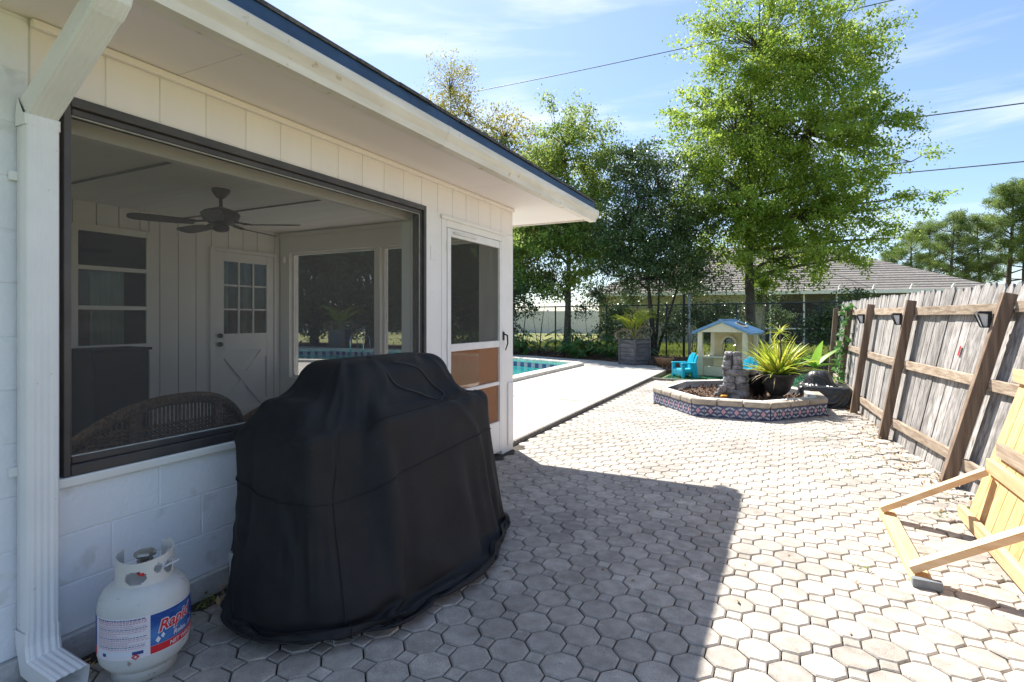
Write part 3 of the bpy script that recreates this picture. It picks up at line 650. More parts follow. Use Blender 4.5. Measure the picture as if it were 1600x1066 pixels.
# wicker loveseat seen from behind
def wicker(name, label, x, y0, y1, zb, zt, arc, group=None, facing=-1):
    t = thing(name, label, 'loveseat' if y1 - y0 > 1 else 'chair', (x, (y0 + y1) / 2, 0), 0, group)
    cy = (y0 + y1) / 2; hw = (y1 - y0) / 2
    def bk(s): # rail along the back: bows and drops to the arms
        ang = s; return (x + facing * (.16 * (abs(ang) ** 3.2)), cy + hw * ang, zb + (zt - zb) * (1 - abs(ang) ** 2.6))
    rail = [bk(-1 + 2 * i / 40) for i in range(41)]
    m = MB(); m.tube(rail, .03, 10); o = m.build('top_roll', wicker_m, t, smooth=True)
    m = MB()
    for i in range(3):
        pts = [Vector(p) + Vector((.022 * math.cos(j * 1.05 + i * 2.1), 0, .022 * math.sin(j * 1.05 + i * 2.1))) for j, p in enumerate([bk(-1 + 2 * k / 160) for k in range(161)])]
        m.tube(pts, .014, 5)
    m.build('braid', wicker_m, t, smooth=True)
    m = MB(); nst = int((y1 - y0) / .022)
    for i in range(nst + 1):
        s = -1 + 2 * i / nst; p = bk(s * .985); m.bar((p[0], p[1], .12), (p[0], p[1], p[2]), .009, .009, up=(0, 1, 0))
    m.build('upright_canes', wicker_m, t, kind='stuff')
    m = MB()
    for k in range(38):
        z = .16 + k * .02
        seg = [(bk(-1 + 2 * i / 40)) for i in range(41)]
        run = [(p[0] - .006 * (1 if (i + k) % 2 else -1), p[1], z) for i, p in enumerate(seg) if p[2] > z + .04]
        if len(run) > 2 and z < zt - .11: m.tube(run, .0085, 4)
    m.build('woven_panel', wicker_m, t, kind='stuff')
    for sy in (-.45, .45): 
        p = bk(sy); MB().tube([(p[0] + .02, p[1], .0), (p[0] + .02, p[1], p[2] - .02)], .028, 8).build('back_post', wicker_m, t, smooth=True)
    box('seat', wicker_m, t, x + facing * .62 if facing < 0 else x, x if facing < 0 else x + .62, y0 + .1, y1 - .1, .34, .42, bevel=.02)
    for sx in (.08, .56):
        for yy in (y0 + .14, y1 - .14): MB().tube([(x + facing * sx, yy, -.02), (x + facing * sx, yy, .36)], .025, 8).build('leg', wicker_m, t, smooth=True)
    return t
wicker('wicker_loveseat', 'brown wicker loveseat with curved back right behind the porch window', -3.02, 1.36, 2.36, .70, .93, 1)
wicker('wicker_armchair', 'dark wicker armchair mostly hidden behind the covered grill', -3.9, 2.95, 3.55, .48, .64, 1)
lad = thing('pool_ladder', 'chrome pool ladder with two looped handrails at the pool edge', 'pool ladder', (-15.4, 16.9, 0), R(15))
for dx in (-.28, .28):
    pts = [(dx, -.35, -.6), (dx, -.35, .3)] + [(dx, -.08 + .28 * math.cos(a), .42 + .28 * math.sin(a)) for a in [math.pi * (1 - i / 8) for i in range(9)]] + [(dx, .3, .05)]
    MB().tube(pts, .024, 8).build('handrail', chrome_m, lad, local=True, smooth=True)
for z in (-.25, -.5): box('step', chrome_m, lad, -.27, .27, -.4, -.32, z, z + .03, local=True)

# ================================================================== FOREGROUND THINGS
# ------------------------------------------------------------------ propane tank
TK = (-2.275, 1.27)
tank = thing('propane_tank', 'grey white propane tank with blue and red label beside the downspout', 'propane tank', (TK[0], TK[1], 0), R(-11))
TR = .155
MB().lathe([(.0, .03), (.09, .03), (.125, .045), (.148, .075), (TR, .11), (TR, .27), (.15, .30), (.135, .33), (.105, .352), (.06, .365), (0, .368)], 48).build('body', tank_m, tank, local=True, smooth=True)
MB().lathe([(.108, .055), (.11, .0), (.104, .0), (.102, .05)], 40).build('foot_ring', tank_m, tank, local=True, smooth=True)
# collar: a curved wall with oval hand holes, open towards the valve outlet
def collar():
    m = MB(); N = 150; r = .098; K = 16; z0, z1 = .345, .458; A0, A1 = R(-150), R(125)
    def top(a):
        t = (a - A0) / (A1 - A0); return z1 - .014 * math.exp(-((t - .40) / .22) ** 2) + .012 * math.exp(-((t - .9) / .09) ** 2)
    holes = [(-112, .395, 15, .022), (-38, .388, 23, .026), (40, .40, 19, .028), (98, .405, 16, .026), (8, .41, 9, .018)]
    idx = {}
    for i in range(N + 1):
        a = A0 + (A1 - A0) * i / N
        for j in range(K + 1):
            z = z0 + (top(a) - z0) * j / K
            for s, rr in ((0, r), (1, r - .005)): idx[i, j, s] = len(m.v); m.v.append((rr * math.cos(a), rr * math.sin(a), z))
    solid = {}
    for i in range(N):
        a = math.degrees(A0 + (A1 - A0) * (i + .5) / N)
        for j in range(K):
            z = z0 + (top(R(a)) - z0) * (j + .5) / K
            solid[i, j] = not any(((a - h[0]) / h[2]) ** 2 + ((z - h[1]) / h[3]) ** 2 < 1 for h in holes)
    for (i, j), ok in solid.items():
        if not ok: continue
        q = lambda s: (idx[i, j, s], idx[i + 1, j, s], idx[i + 1, j + 1, s], idx[i, j + 1, s])
        m.f.append(q(0)); m.f.append(q(1)[::-1])
        for di, dj, e in ((-1, 0, ((i, j), (i, j + 1))), (1, 0, ((i + 1, j), (i + 1, j + 1))), (0, -1, ((i, j), (i + 1, j))), (0, 1, ((i, j + 1), (i + 1, j + 1)))):
            if not solid.get((i + di, j + dj), False): m.f.append((idx[e[0] + (0,)], idx[e[1] + (0,)], idx[e[1] + (1,)], idx[e[0] + (1,)]))
    return m
collar().build('collar', collar_m, tank, local=True)
m = MB().lathe([(.02, .36), (.02, .40), (.028, .40), (.028, .425), (.012, .425), (.012, .44)], 16); m.tube([(0, 0, .412), (.055, -.02, .412)], .015, 10)
vlv = m.build('valve', brass_m, tank, local=True, smooth=False)
MB().lathe([(0, .438), (.034, .438), (.038, .446), (.034, .455), (0, .457)], 20, flute=.09, fk=6).build('hand_wheel', brass_m, vlv, local=True)
box('red_plug', lab_red, vlv, .045, .085, -.045, -.01, .392, .425, bevel=.004, local=True)
MB().bar((.09, .03, .405), (.125, .075, .43), .022, .002).build('paper_tag', lab_white, tank, local=True)
def patch(name, mat, a0, a1, z0, z1, r=TR + .0008, parent=tank, n=None):
    n = n or max(2, int(abs(a1 - a0) / 4)); v = []
    for i in range(n + 1):
        a = R(a0 + (a1 - a0) * i / n)
        for z in (z0, z1): v.append((r * math.cos(a), r * math.sin(a), z))
    return MB().add(v, [(2 * i, 2 * i + 2, 2 * i + 3, 2 * i + 1) for i in range(n)]).build(name, mat, parent, local=True, smooth=True)
lw = patch('label', lab_white, -172, 95, .085 + .03, .268)
lb = patch('blue_panel', lab_blue, -12, 93, .147, .264, TR + .0014, lw); patch('red_band', lab_red, -12, 93, .118, .146, TR + .0014, lw)
patch('blue_panel', lab_blue, -170, -91, .150, .264, TR + .0014, lw); patch('red_band', lab_red, -170, -91, .118, .149, TR + .0014, lw)
# fine print: rows of pink text strokes
for k in range(17):
    z = .258 - k * .0065; a = -84; m = MB()
    end = -18 if k not in (3, 8, 9, 13) else rng.uniform(-55, -30)
    mm = []
    while a < end:
        w2 = rng.uniform(1.2, 4.5); nn = 2; base = len(m.v); rr = TR + .0015
        for i in range(nn + 1):
            aa = R(a + w2 * i / nn); m.v += [(rr * math.cos(aa), rr * math.sin(aa), z), (rr * math.cos(aa), rr * math.sin(aa), z + (.0042 if k < 3 else .0026))]
        m.f += [(base + 2 * i, base + 2 * i + 2, base + 2 * i + 3, base + 2 * i + 1) for i in range(nn)]; a += w2 + 1.0
    m.build('print_line', lab_ink if k % 5 else lab_navy, lw, local=True)
patch('notice_box', lab_pale, -84, -18, .129, .144, TR + .0013, lw); patch('notice_mark', lab_navy, -33, -20, .131, .143, TR + .0018, lw)
patch('notice_mark', lab_navy, -74, -68, .127, .139, TR + .0018, lw)
def diamond(a, z, h, da, mat, nm, r):
    P_ = [(a, z - h), (a + da, z), (a, z + h), (a - da, z)]
    return MB().add([(r * math.cos(R(x)), r * math.sin(R(x)), y) for x, y in P_], [(0, 1, 2, 3)]).build(nm, mat, lw, local=True)
diamond(-29, .124, .011, 5, lab_red, 'hazard_diamond', TR + .0035); diamond(-29, .124, .005, 2, lab_white, 'hazard_mark', TR + .004)
def wrap_text(txt, size, a0, z, mat, nm, r, shear=.25, bold=.0, slope=0):
    cu = bpy.data.curves.new('text', 'FONT'); cu.body = txt; cu.size = size; cu.shear = shear; cu.offset = bold; cu.resolution_u = 3
    ob = bpy.data.objects.new('text', cu); COL.objects.link(ob); dg_ = bpy.context.evaluated_depsgraph_get(); me_ = bpy.data.meshes.new_from_object(ob.evaluated_get(dg_))
    bpy.data.objects.remove(ob)
    b = bmesh.new(); b.from_mesh(me_); bmesh.ops.triangulate(b, faces=b.faces)
    v = [(q.co.x, q.co.y) for q in b.verts]; f = [tuple(q.index for q in fc.verts) for fc in b.faces]; b.free(); bpy.data.meshes.remove(me_)
    return MB().add([(r * math.cos(R(a0) + x / TR), r * math.sin(R(a0) + x / TR), z + y + x * slope) for x, y in v], f).build(nm, mat, lw, local=True)
wrap_text('Rapid', .058, -3, .191, lab_white, 'lettering_outline', TR + .0022, .25, .0042, .1); wrap_text('Rapid', .058, -3, .191, lab_red, 'lettering', TR + .003, .25, .0012, .1)
wrap_text('X', .085, 54, .19, lab_white, 'lettering_outline', TR + .0022, .25, .004, .1); wrap_text('X', .085, 54, .19, lab_navy, 'lettering', TR + .003, .25, .001, .1)
wrap_text("Relax...It's", .026, 17, .156, lab_white, 'lettering', TR + .0022, .2, .0005)
wrap_text('NET WEIGHT', .021, 12, .125, lab_white, 'lettering', TR + .0022, .1, .0004)
# white figures printed near the slogan
for a, z, s in ((-3, .165, .013), (3, .175, .011)):
    diamond(a, z, s, s / TR * 40, lab_pale, 'printed_figure', TR + .003)

# ------------------------------------------------------------------ covered grill: cloth settled over the grill body
def cloth_cover(cx, cy, keys, solids, nA, nZ, steps, slack, seed, flare=None, zmin=.02, pin=False, grav=.00018):
    """rings of a bag draped by a position-based cloth solver over rounded boxes"""
    g = np.random.default_rng(seed)
    ks = np.array(keys); L_ = np.r_[0, np.cumsum(np.linalg.norm(np.diff(ks[:, [0, 1, 4]], axis=0), axis=1))]; L_ /= L_[-1]
    s = np.linspace(0, 1, nZ); hx, hy, ox, oy, zz = [np.interp(s, L_, ks[:, i]) for i in range(5)]
    th = np.linspace(0, 2 * np.pi, nA, endpoint=False); e = .62
    ct, st = np.cos(th), np.sin(th)
    ux = np.sign(ct) * np.abs(ct) ** e; uy = np.sign(st) * np.abs(st) ** e
    X = np.empty((nZ, nA, 3))
    X[..., 0] = cx + ox[:, None] + hx[:, None] * ux; X[..., 1] = cy + oy[:, None] + hy[:, None] * uy; X[..., 2] = zz[:, None]
    if flare is not None: flare(X, s)
    def D(k, m_): # neighbour differences (ring dir wraps)
        A = X if k == 0 else X[k:]
        return A
    rest = {}
    offs = [(0, 1), (1, 0), (1, 1), (1, -1), (0, 2), (2, 0)]
    def pair(Y, dz, da):
        a = Y[:nZ - dz] if dz else Y; b = np.roll(Y, -da, axis=1)[dz:] if da else Y[dz:]
        return a, b
    for o in offs:
        a, b = pair(X, *o); rest[o] = np.linalg.norm(b - a, axis=2) * slack
    hem = X[-1].copy(); X += g.normal(size=X.shape) * .004
    Pv = X.copy(); stiff = {(0, 1): .9, (1, 0): .9, (1, 1): .5, (1, -1): .5, (0, 2): .06, (2, 0): .06}
    for it in range(steps):
        vel = (X - Pv) * .93; Pv = X.copy(); X = X + vel; X[..., 2] -= grav
        for sub in range(6):
            acc = np.zeros_like(X); cnt = np.zeros(X.shape[:2])
            for o in offs:
                dz, da = o; a, b = pair(X, dz, da); d = b - a; ln = np.linalg.norm(d, axis=2) + 1e-9
                c = (ln - rest[o]) / ln * .5 * stiff[o]
                corr = d * c[..., None]
                if dz: acc[:nZ - dz] += corr; cnt[:nZ - dz] += 1
                else: acc += corr; cnt += 1
                back = np.roll(corr, da, axis=1) if da else corr
                if dz: acc[dz:] -= back; cnt[dz:] += 1
                else: acc -= back; cnt += 1
            X = X + acc / np.maximum(cnt, 1)[..., None] * 2.0
            for (bx, by, bz, sx, sy, sz, rr) in solids:
                q = X - np.array([bx, by, bz]); h = np.array([sx, sy, sz]) - rr
                qa = np.abs(q) - h; outp = np.maximum(qa, 0); dist = np.linalg.norm(outp, axis=2) + np.minimum(qa.max(axis=2), 0) - rr
                ins = dist < 0
                if ins.any():
                    qi = q[ins]; ai = qa[ins]; oi = np.maximum(ai, 0); no = np.linalg.norm(oi, axis=1)
                    nrm = np.zeros_like(qi); far = no > 1e-6
                    nrm[far] = oi[far] / no[far][:, None]
                    am = ai.argmax(axis=1); nf = ~far; nrm[np.where(nf)[0], am[nf]] = 1
                    nrm *= np.sign(qi + 1e-9); X[ins] -= nrm * dist[ins][:, None]; Pv[ins] = Pv[ins] * .4 + X[ins] * .6
            X[..., 2] = np.maximum(X[..., 2], zmin)
            if pin: X[-1] = hem
    k = np.arange(nZ * nA).reshape(nZ, nA); r = np.roll(k, -1, axis=1)
    F = np.stack([k[:-1], k[1:], r[1:], r[:-1]], -1).reshape(-1, 4)
    return X, F
def creases(X, count, seed, amp):
    """sharp-edged fabric folds: narrow ridges with a soft valley on one side, running along slanted lines of the sheet"""
    r_ = random.Random(seed); nZ, nA, _ = X.shape; zi, ai = np.meshgrid(np.arange(nZ) / nZ, np.arange(nA) / nA, indexing='ij')
    du = np.roll(X, -1, 1) - np.roll(X, 1, 1); dv = np.gradient(X, axis=0); nn = np.cross(dv, du); nn /= np.linalg.norm(nn, axis=2)[..., None] + 1e-9
    if (nn[:, :, :2] * (X[:, :, :2] - X[:, :, :2].mean((0, 1)))).sum() < 0: nn = -nn
    h = np.zeros((nZ, nA))
    for k in range(count):
        z0 = r_.uniform(.12, .8); a0 = r_.random(); ln = r_.uniform(.12, .4); sl = r_.uniform(-.14, .14); wd = r_.uniform(.006, .016); a_ = amp * r_.uniform(.4, 1.2)
        d = (ai - a0 - sl * (zi - z0) - .01 * np.sin(zi * 20 + k) + .5) % 1 - .5; env = np.exp(-((zi - z0) / ln) ** 4)
        h += a_ * env * (np.exp(-np.abs(d / wd) ** 1.3) - .6 * np.exp(-((d - 1.9 * wd) / (1.6 * wd)) ** 2))
    for k in range(count // 3):
        z0 = r_.uniform(.3, .85); a0 = r_.random(); ln = r_.uniform(.1, .22); sl = r_.uniform(-.35, .35); wd = r_.uniform(.02, .04)
        d = (ai - a0 - sl * (zi - z0) + .5) % 1 - .5; h -= amp * 1.7 * np.exp(-((zi - z0) / ln) ** 2) * np.exp(-np.abs(d / wd) ** 1.4)
    for k in range(10):
        a0 = r_.random(); z0 = r_.uniform(.25, .7); la = r_.uniform(.03, .09); wd = r_.uniform(.008, .02); d = zi - z0 - r_.uniform(-1.2, 1.2) * ((ai - a0 + .5) % 1 - .5); env = np.exp(-((((ai - a0 + .5) % 1) - .5) / la) ** 4)
        h += amp * .6 * env * (np.exp(-np.abs(d / wd) ** 1.3) - .5 * np.exp(-((d - 2 * wd) / (1.5 * wd)) ** 2))
    h *= np.clip((zi - .05) / .1, 0, 1)
    return X + nn * h[..., None]
def finish_cloth(o, sub=1, thick=.004):
    me = o.data; b = bmesh.new(); b.from_mesh(me); 
    es = [e for e in b.edges if e.is_boundary]
    top = max(v.co.z for e in es for v in e.verts); te = [e for e in es if all(v.co.z > top - .08 for v in e.verts)]
    if te: bmesh.ops.holes_fill(b, edges=te, sides=0)
    bmesh.ops.recalc_face_normals(b, faces=b.faces); b.to_mesh(me); b.free()
    me.polygons.foreach_set('use_smooth', [True] * len(me.polygons))
    if sub: md = o.modifiers.new('sub', 'SUBSURF'); md.levels = sub; md.render_levels = sub
GC = (-2.05, 2.50)
grill = thing('covered_grill', 'tall barbecue grill under a black fabric cover by the porch window', 'grill', (GC[0], GC[1], 0))
keys = [(.02, .26, -.12, .02, 1.18), (.19, .50, -.11, .01, 1.165), (.27, .64, -.08, -.01, 1.08), (.315, .77, -.05, -.03, .97), (.35, .85, -.02, -.035, .86), (.40, .885, .03, -.035, .66), (.43, .915, .06, -.035, .3), (.41, .91, .08, -.035, .075)]
solids = [(-2.17, 2.06, .90, .19, .26, .085, .075), (-2.13, 2.48, .82, .28, .78, .045, .04), (-2.13, 2.50, .45, .27, .60, .36, .05), (-2.15, 2.52, 1.0, .22, .50, .155, .14), (-1.85, 2.60, .80, .11, .54, .11, .07)]
def fl(X, s):
    t = np.clip((s - .42) / .58, 0, 1)[:, None]; yy = (X[..., 1] - GC[1]) / .93
    front = np.clip((X[..., 0] - GC[0]) / .35, 0, 1.15)
    X[..., 0] += t ** 1.3 * front * (.10 * (1 - (yy + .15) ** 2) - .10 * np.abs(yy) ** 3 + .022 * np.sin(yy * 8 + 1) + .012 * np.sin(yy * 19))
    X[..., 1] += t * (1 - front.clip(0, 1)) * .015 * np.sin(X[..., 0] * 30)
    X[..., 1] -= t ** 1.6 * .09 * np.clip(yy - .1, 0, 1)
    X[..., 0] = np.where(X[..., 0] < WX + .08, WX + .08, X[..., 0])
    X[..., 2] += t ** 6 * (.03 * np.clip(yy + .2, 0, 1) + .012 * np.sin(yy * 6))
CX, CF = cloth_cover(GC[0], GC[1], keys, solids, 200, 84, 150, 1.042, 5, fl, .05, True, .00022)
CX = creases(CX, 30, 77, .013)
V = CX.reshape(-1, 3) - np.array([GC[0], GC[1], 0])
cov = np_mesh('cover', V, CF, cloth_m, grill); finish_cloth(cov); ORG[cov.name] = Vector((GC[0], GC[1], 0))
def ring_pt(zi, ai, lift=.004):
    p = Vector(CX[zi, ai % CX.shape[1]]); c = Vector((GC[0] - .05, GC[1], p.z - .15)); return p + (p - c).normalized() * lift
A = CX.shape[1]; Z = CX.shape[0]
# stitched seams: one round the skirt, one down the front left corner
MB().tube([ring_pt(int(Z * .52), i, .003) for i in range(0, A + 1, 1)], .0035, 5, cap=False).build('seam', cloth_m, cov)
MB().tube([ring_pt(i, int(A * .875), .003) for i in range(int(Z * .40), Z)], .0035, 5).build('seam', cloth_m, cov)
MB().tube([ring_pt(int(Z * .38), i, .003) for i in range(int(A * .93), int(A * 1.12))], .0035, 5).build('seam', cloth_m, cov)
# draw cord lying over the lid
def ring_f(zf, af, lift):
    z0 = int(zf); a0 = int(math.floor(af)); tz, ta = zf - z0, af - a0
    return (ring_pt(z0, a0, lift) * (1 - ta) + ring_pt(z0, a0 + 1, lift) * ta) * (1 - tz) + (ring_pt(z0 + 1, a0, lift) * (1 - ta) + ring_pt(z0 + 1, a0 + 1, lift) * ta) * tz
lp_ = [(.04, .95), (.10, .955), (.16, .97), (.22, .985), (.27, 1.0), (.315, 1.012), (.33, 1.03), (.31, 1.045), (.26, 1.035), (.20, 1.015), (.13, .99)]
pts = []
for i in range(len(lp_) - 1):
    for k in range(8): t = k / 8; pts.append(ring_f(Z * (lp_[i][0] * (1 - t) + lp_[i + 1][0] * t), A * (lp_[i][1] * (1 - t) + lp_[i + 1][1] * t), .008))
for _ in range(6): pts = [pts[0]] + [(pts[i - 1] + pts[i] * 2 + pts[i + 1]) / 4 for i in range(1, len(pts) - 1)] + [pts[-1]]
MB().tube(pts, .0042, 5).build('draw_cord', cord_m, cov, smooth=True)
p = ring_pt(int(Z * .42), int(A * .955), .004); q_ = ring_pt(int(Z * .42), int(A * .958), .004); MB().bar(p, p + (q_ - p).normalized() * .035, .003, .012).build('maker_tag', lab_white, cov)
p = ring_pt(int(Z * .80), int(A * .868), .006); q_ = ring_pt(Z - 5, int(A * .862), .012); MB().bar(p, q_, .03, .004, up=(.9, -.4, 0)).build('strap', tag_m, cov)
MB().tube([(-2.28, 1.66, 0), (-2.28, 1.66, .3)], .018, 10).build('leg', galv_m, grill); MB().tube([(-2.02, 1.70, 0), (-2.02, 1.70, .3)], .018, 10).build('leg', galv_m, grill)
MB().lathe([(0, -.02), (.045, -.02), (.05, 0), (.045, .02), (0, .02)], 16, (-1.78, 1.84, .05)).build('caster', black_m, grill)

# ------------------------------------------------------------------ leaning board fence
FP = [(1.36, 3.82, .46), (1.17, 5.63, .41), (.97, 7.44, .275), (.86, 9.3, .22), (.81, 11.1, .17), (.78, 12.95, .12)]   # x, y, lean over 1.6 m
fence = thing('board_fence', 'weathered grey board fence leaning outwards with brown posts', 'fence', (1.0, 8.4, 0))
def fp(y, z, off=0):
    for i in range(len(FP) - 1):
        if y <= FP[i + 1][1] or i == len(FP) - 2:
            a, b = FP[i], FP[i + 1]; t = (y - a[1]) / (b[1] - a[1]); break
    x = a[0] + (b[0] - a[0]) * t; ln = a[2] + (b[2] - a[2]) * t
    return Vector((x + off + ln * z / 1.6, y, z - off * ln / 1.6))
for x, y, ln in FP:
    MB().bar(fp(y, -.1), fp(y, 1.575), .09, .09, up=(0, 1, 0)).build('post', post_m, fence, bevel=.006)
for (x0, y0, l0), (x1, y1, l1) in zip(FP[:-1], FP[1:]):
    for z in (.22, .87, 1.475):
        MB().bar(fp(y0 + .047, z + rng.uniform(-.012, .012), .055), fp(y1 - .047, z + rng.uniform(-.012, .012), .055), .04, .09).build('rail', oldw_y, fence, bevel=.004)
y = 3.3
while y < 12.97:
    wd = rng.choice((.137, .14, .135, .14, .09)); y2 = y + wd; h = 1.70 + rng.uniform(-.02, .015); off = .092 + rng.uniform(-.004, .008); sk = rng.uniform(-.006, .006)
    pts = [(y, .0), (y2, .0), (y2 + sk, h - .045), (y2 - .03 + sk, h), (y + .03 + sk, h), (y + sk, h - .045)]
    v = [fp(a, z + rng.uniform(-.0, .0), off) for a, z in pts] + [fp(a, z, off + .018) for a, z in pts]
    MB().add(v, [(5, 4, 3, 2, 1, 0), (6, 7, 8, 9, 10, 11)] + [(i, (i + 1) % 6, 6 + (i + 1) % 6, 6 + i) for i in range(6)]).build('board', oldw_z, fence)
    y = y2 + rng.uniform(.003, .011)
p = fp(6.35, 1.05, .085); MB().bar(p, p + Vector((.02, .0, .09)), .03, .004, up=(1, 0, 0)).build('red_sticker', lab_red, fence)
for k, (x, y, ln) in enumerate(FP[1:5]):
    nm = ('nearest leaning fence post by the new pine panel', 'second leaning fence post from the new pine panel', 'fence post right behind the small covered grill', 'ivy covered far fence post')[k]
    p = fp(y + .0, 1.36, 0) 
    t = thing('solar_light', 'black solar lantern on the ' + nm, 'solar light', tuple(p + Vector((-.045, .075, 0))), 0, 'solar lights on the fence posts')
    box('back_plate', black_m, t, -.02, .0, -.05, .03, -.06, .07, bevel=.003, local=True)
    MB().add([(-.10, -.055, .055), (0, -.055, .055), (0, .055, .055), (-.10, .055, .055), (-.08, -.045, .075), (0, -.045, .075), (0, .045, .075), (-.08, .045, .075)],
             [(0, 3, 2, 1), (4, 5, 6, 7), (0, 1, 5, 4), (1, 2, 6, 5), (2, 3, 7, 6), (3, 0, 4, 7)]).build('cap', black_m, t, local=True)
    MB().add([(-.085, -.045, .05), (-.02, -.045, .05), (-.02, .045, .05), (-.085, .045, .05), (-.05, -.03, -.05), (-.02, -.03, -.05), (-.02, .03, -.05), (-.05, .03, -.05)],
             [(0, 1, 2, 3), (7, 6, 5, 4), (4, 5, 1, 0), (5, 6, 2, 1), (6, 7, 3, 2), (7, 4, 0, 3)]).build('lens', frost_m, t, local=True)
    m = MB()
    for a, b in (((-.09, -.05, .05), (-.053, -.034, -.055)), ((-.09, .05, .05), (-.053, .034, -.055)), ((-.053, -.034, -.055), (-.053, .034, -.055)), ((-.053, -.034, -.055), (0, -.034, -.055)), ((-.02, -.05, .05), (-.02, -.034, -.055))): m.bar(a, b, .008, .008, up=(.3, .2, .9))
    m.build('cage', black_m, t, local=True)
# ------------------------------------------------------------------ new pine panel and its props
pan = thing('pine_gate', 'new yellow pine gate panel propped against the old fence with stud braces', 'gate panel', (1.04, 3.9, 0))
LN = .30
def pp(y, z, off=0): return Vector((1.05 + off + LN * z, y, z - off * LN))
y = 4.60; k = 0
while y > 2.5:
    y1 = y - .138; h = 1.62 + rng.uniform(-.01, .01)
    pts = [(y1, .02), (y, .02), (y, h - .04), (y - .03, h), (y1 + .03, h), (y1, h - .04)]
    v = [pp(a, z, .0) for a, z in pts] + [pp(a, z, .018) for a, z in pts]
    MB().add(v, [(5, 4, 3, 2, 1, 0), (6, 7, 8, 9, 10, 11)] + [(i, (i + 1) % 6, 6 + (i + 1) % 6, 6 + i) for i in range(6)]).build('board', neww_z, pan, bevel=.002); y = y1 - .006
for z, m_, yy in ((.07, neww_y, 4.66), (.43, neww_y, 4.5), (.545, oldw_y, 4.44), (1.0, neww_y, 4.64)):
    MB().bar(pp(2.5, z, -.02), pp(yy, z, -.02), .038, .085).build('rail', m_, pan, bevel=.004)
for y0, y1 in ((4.52, 4.42), (3.52, 3.44)):
    a = Vector((.585, y0, .06)); b = pp(y1, .40, -.045)
    MB().bar(a, b, .089, .038, up=(0, 0, 1)).build('brace', neww_x, pan, bevel=.003)
MB().bar((.62, 3.46, .019 + .002), (.62, 4.60, .021), .089, .036).build('ground_plate', neww_y, pan, bevel=.003)
box('grey_foot', steel_m, pan, .575, .70, 3.415, 3.455, .0, .045, bevel=.003)
for y0 in (4.5, 3.54): MB().tube([(.66, y0, .085), (.69, y0 + .02, .1)], .006, 6).build('screw', steel_m, pan)

# ================================================================== PLANTER BED AND ITS THINGS
cxb = sum(p[0] for p in bed) / 8; cyb = sum(p[1] for p in bed) / 8
def shrink(poly, d):
    out = []; N = len(poly)
    for i in range(N):
        a, b, c = Vector(poly[i - 1]), Vector(poly[i]), Vector(poly[(i + 1) % N])
        n1 = Vector((-(b - a).y, (b - a).x)).normalized(); n2 = Vector((-(c - b).y, (c - b).x)).normalized()
        k = (n1 + n2).normalized(); out.append(tuple(b + k * d / max(.3, k.dot(n1))))
    return out
bt = thing('planter_bed', 'low octagonal planter bed faced with blue patterned tiles', 'planter bed', (cxb, cyb, 0))
inner = shrink(bed, .20); m1 = shrink(bed, .012)
n = 8
MB().add([(x, y, -.02) for x, y in m1] + [(x, y, .165) for x, y in m1], [(i, (i + 1) % n, n + (i + 1) % n, n + i) for i in range(n)]).build('wall_core', ptile_c, bt)
MB().add([(x, y, .05) for x, y in inner] + [(x, y, .243) for x, y in inner], [(i, n + i, n + (i + 1) % n, (i + 1) % n) for i in range(n)]).build('inner_wall', bedwhite_m, bt)
MB().add([(x, y, .13) for x, y in inner], [tuple(range(8))]).build('soil', mulch_m, bt)
capo = shrink(bed, -.02); capm = shrink(bed, .115)
for i in range(n):
    j = (i + 1) % n
    a0, a1, b0, b1 = capo[i], capo[j], capm[i], capm[j]
    def lp(p, q_, t): return (p[0] + (q_[0] - p[0]) * t, p[1] + (q_[1] - p[1]) * t)
    K = max(2, round((Vector(a1) - Vector(a0)).length / .34))
    for k in range(K):
        e = .006; t0, t1 = k / K + e, (k + 1) / K - e
        MB().prism([lp(a0, a1, t0), lp(a0, a1, t1), lp(b0, b1, t1), lp(b0, b1, t0)], .167, .245).build('cap_stone', bedcap_m, bt, bevel=.018)
    ii, ij = shrink(bed, .117), None
    MB().prism([ii[i], ii[j], inner[j], inner[i]], .167, .243 + .001 * i).build('cap_plaster', bedwhite_m, bt, bevel=.004)
for i in (7, 0, 1, 2, 3):
    a, b = Vector(bed[i]), Vector(bed[(i + 1) % n]); t = (b - a).normalized(); nr = Vector((t.y, -t.x, 0)); ln = (b - a).length; K = round(ln / .158)
    for k in range(K):
        p0 = a + t * (ln * k / K + .003); p1 = a + t * (ln * (k + 1) / K - .003); c = (p0 + p1) / 2; hw = (p1 - p0).length / 2
        tl = MB().bar((p0.x, p0.y, .083), (p1.x, p1.y, .083), .014, .155).build('tile', ptile_a, bt)
        # glazed motif: rose diamond with four grey petals
        def q3(u, z): return (c.x + t.x * u + nr.x * .0085, c.y + t.y * u + nr.y * .0085, .083 + z)
        s = hw
        MB().add([q3(0, -.042), q3(.4 * s, 0), q3(0, .042), q3(-.4 * s, 0)], [(0, 1, 2, 3)]).build('motif', ptile_b, tl)
        m = MB()
        for sx in (-1, 1):
            for sz in (-1, 1): m.add([q3(sx * .16 * s, sz * .045), q3(sx * .95 * s, sz * .072), q3(sx * .95 * s, sz * .05), q3(sx * .5 * s, sz * .028)], [(0, 1, 2, 3)])
            m.add([q3(sx * .97 * s, -.018), q3(sx * .97 * s, .018), q3(sx * .55 * s, 0)], [(0, 1, 2)])
        m.build('motif', ptile_c, tl)
P = np.c_[g.uniform(-2, .6, 7000), g.uniform(8, 10.9, 7000), np.zeros(7000)]; P = P[in_poly(P, inner)]; P[:, 2] = .13 + g.uniform(0, .035, len(P)) + .03 * np.sin(P[:, 0] * 5) * np.sin(P[:, 1] * 4)
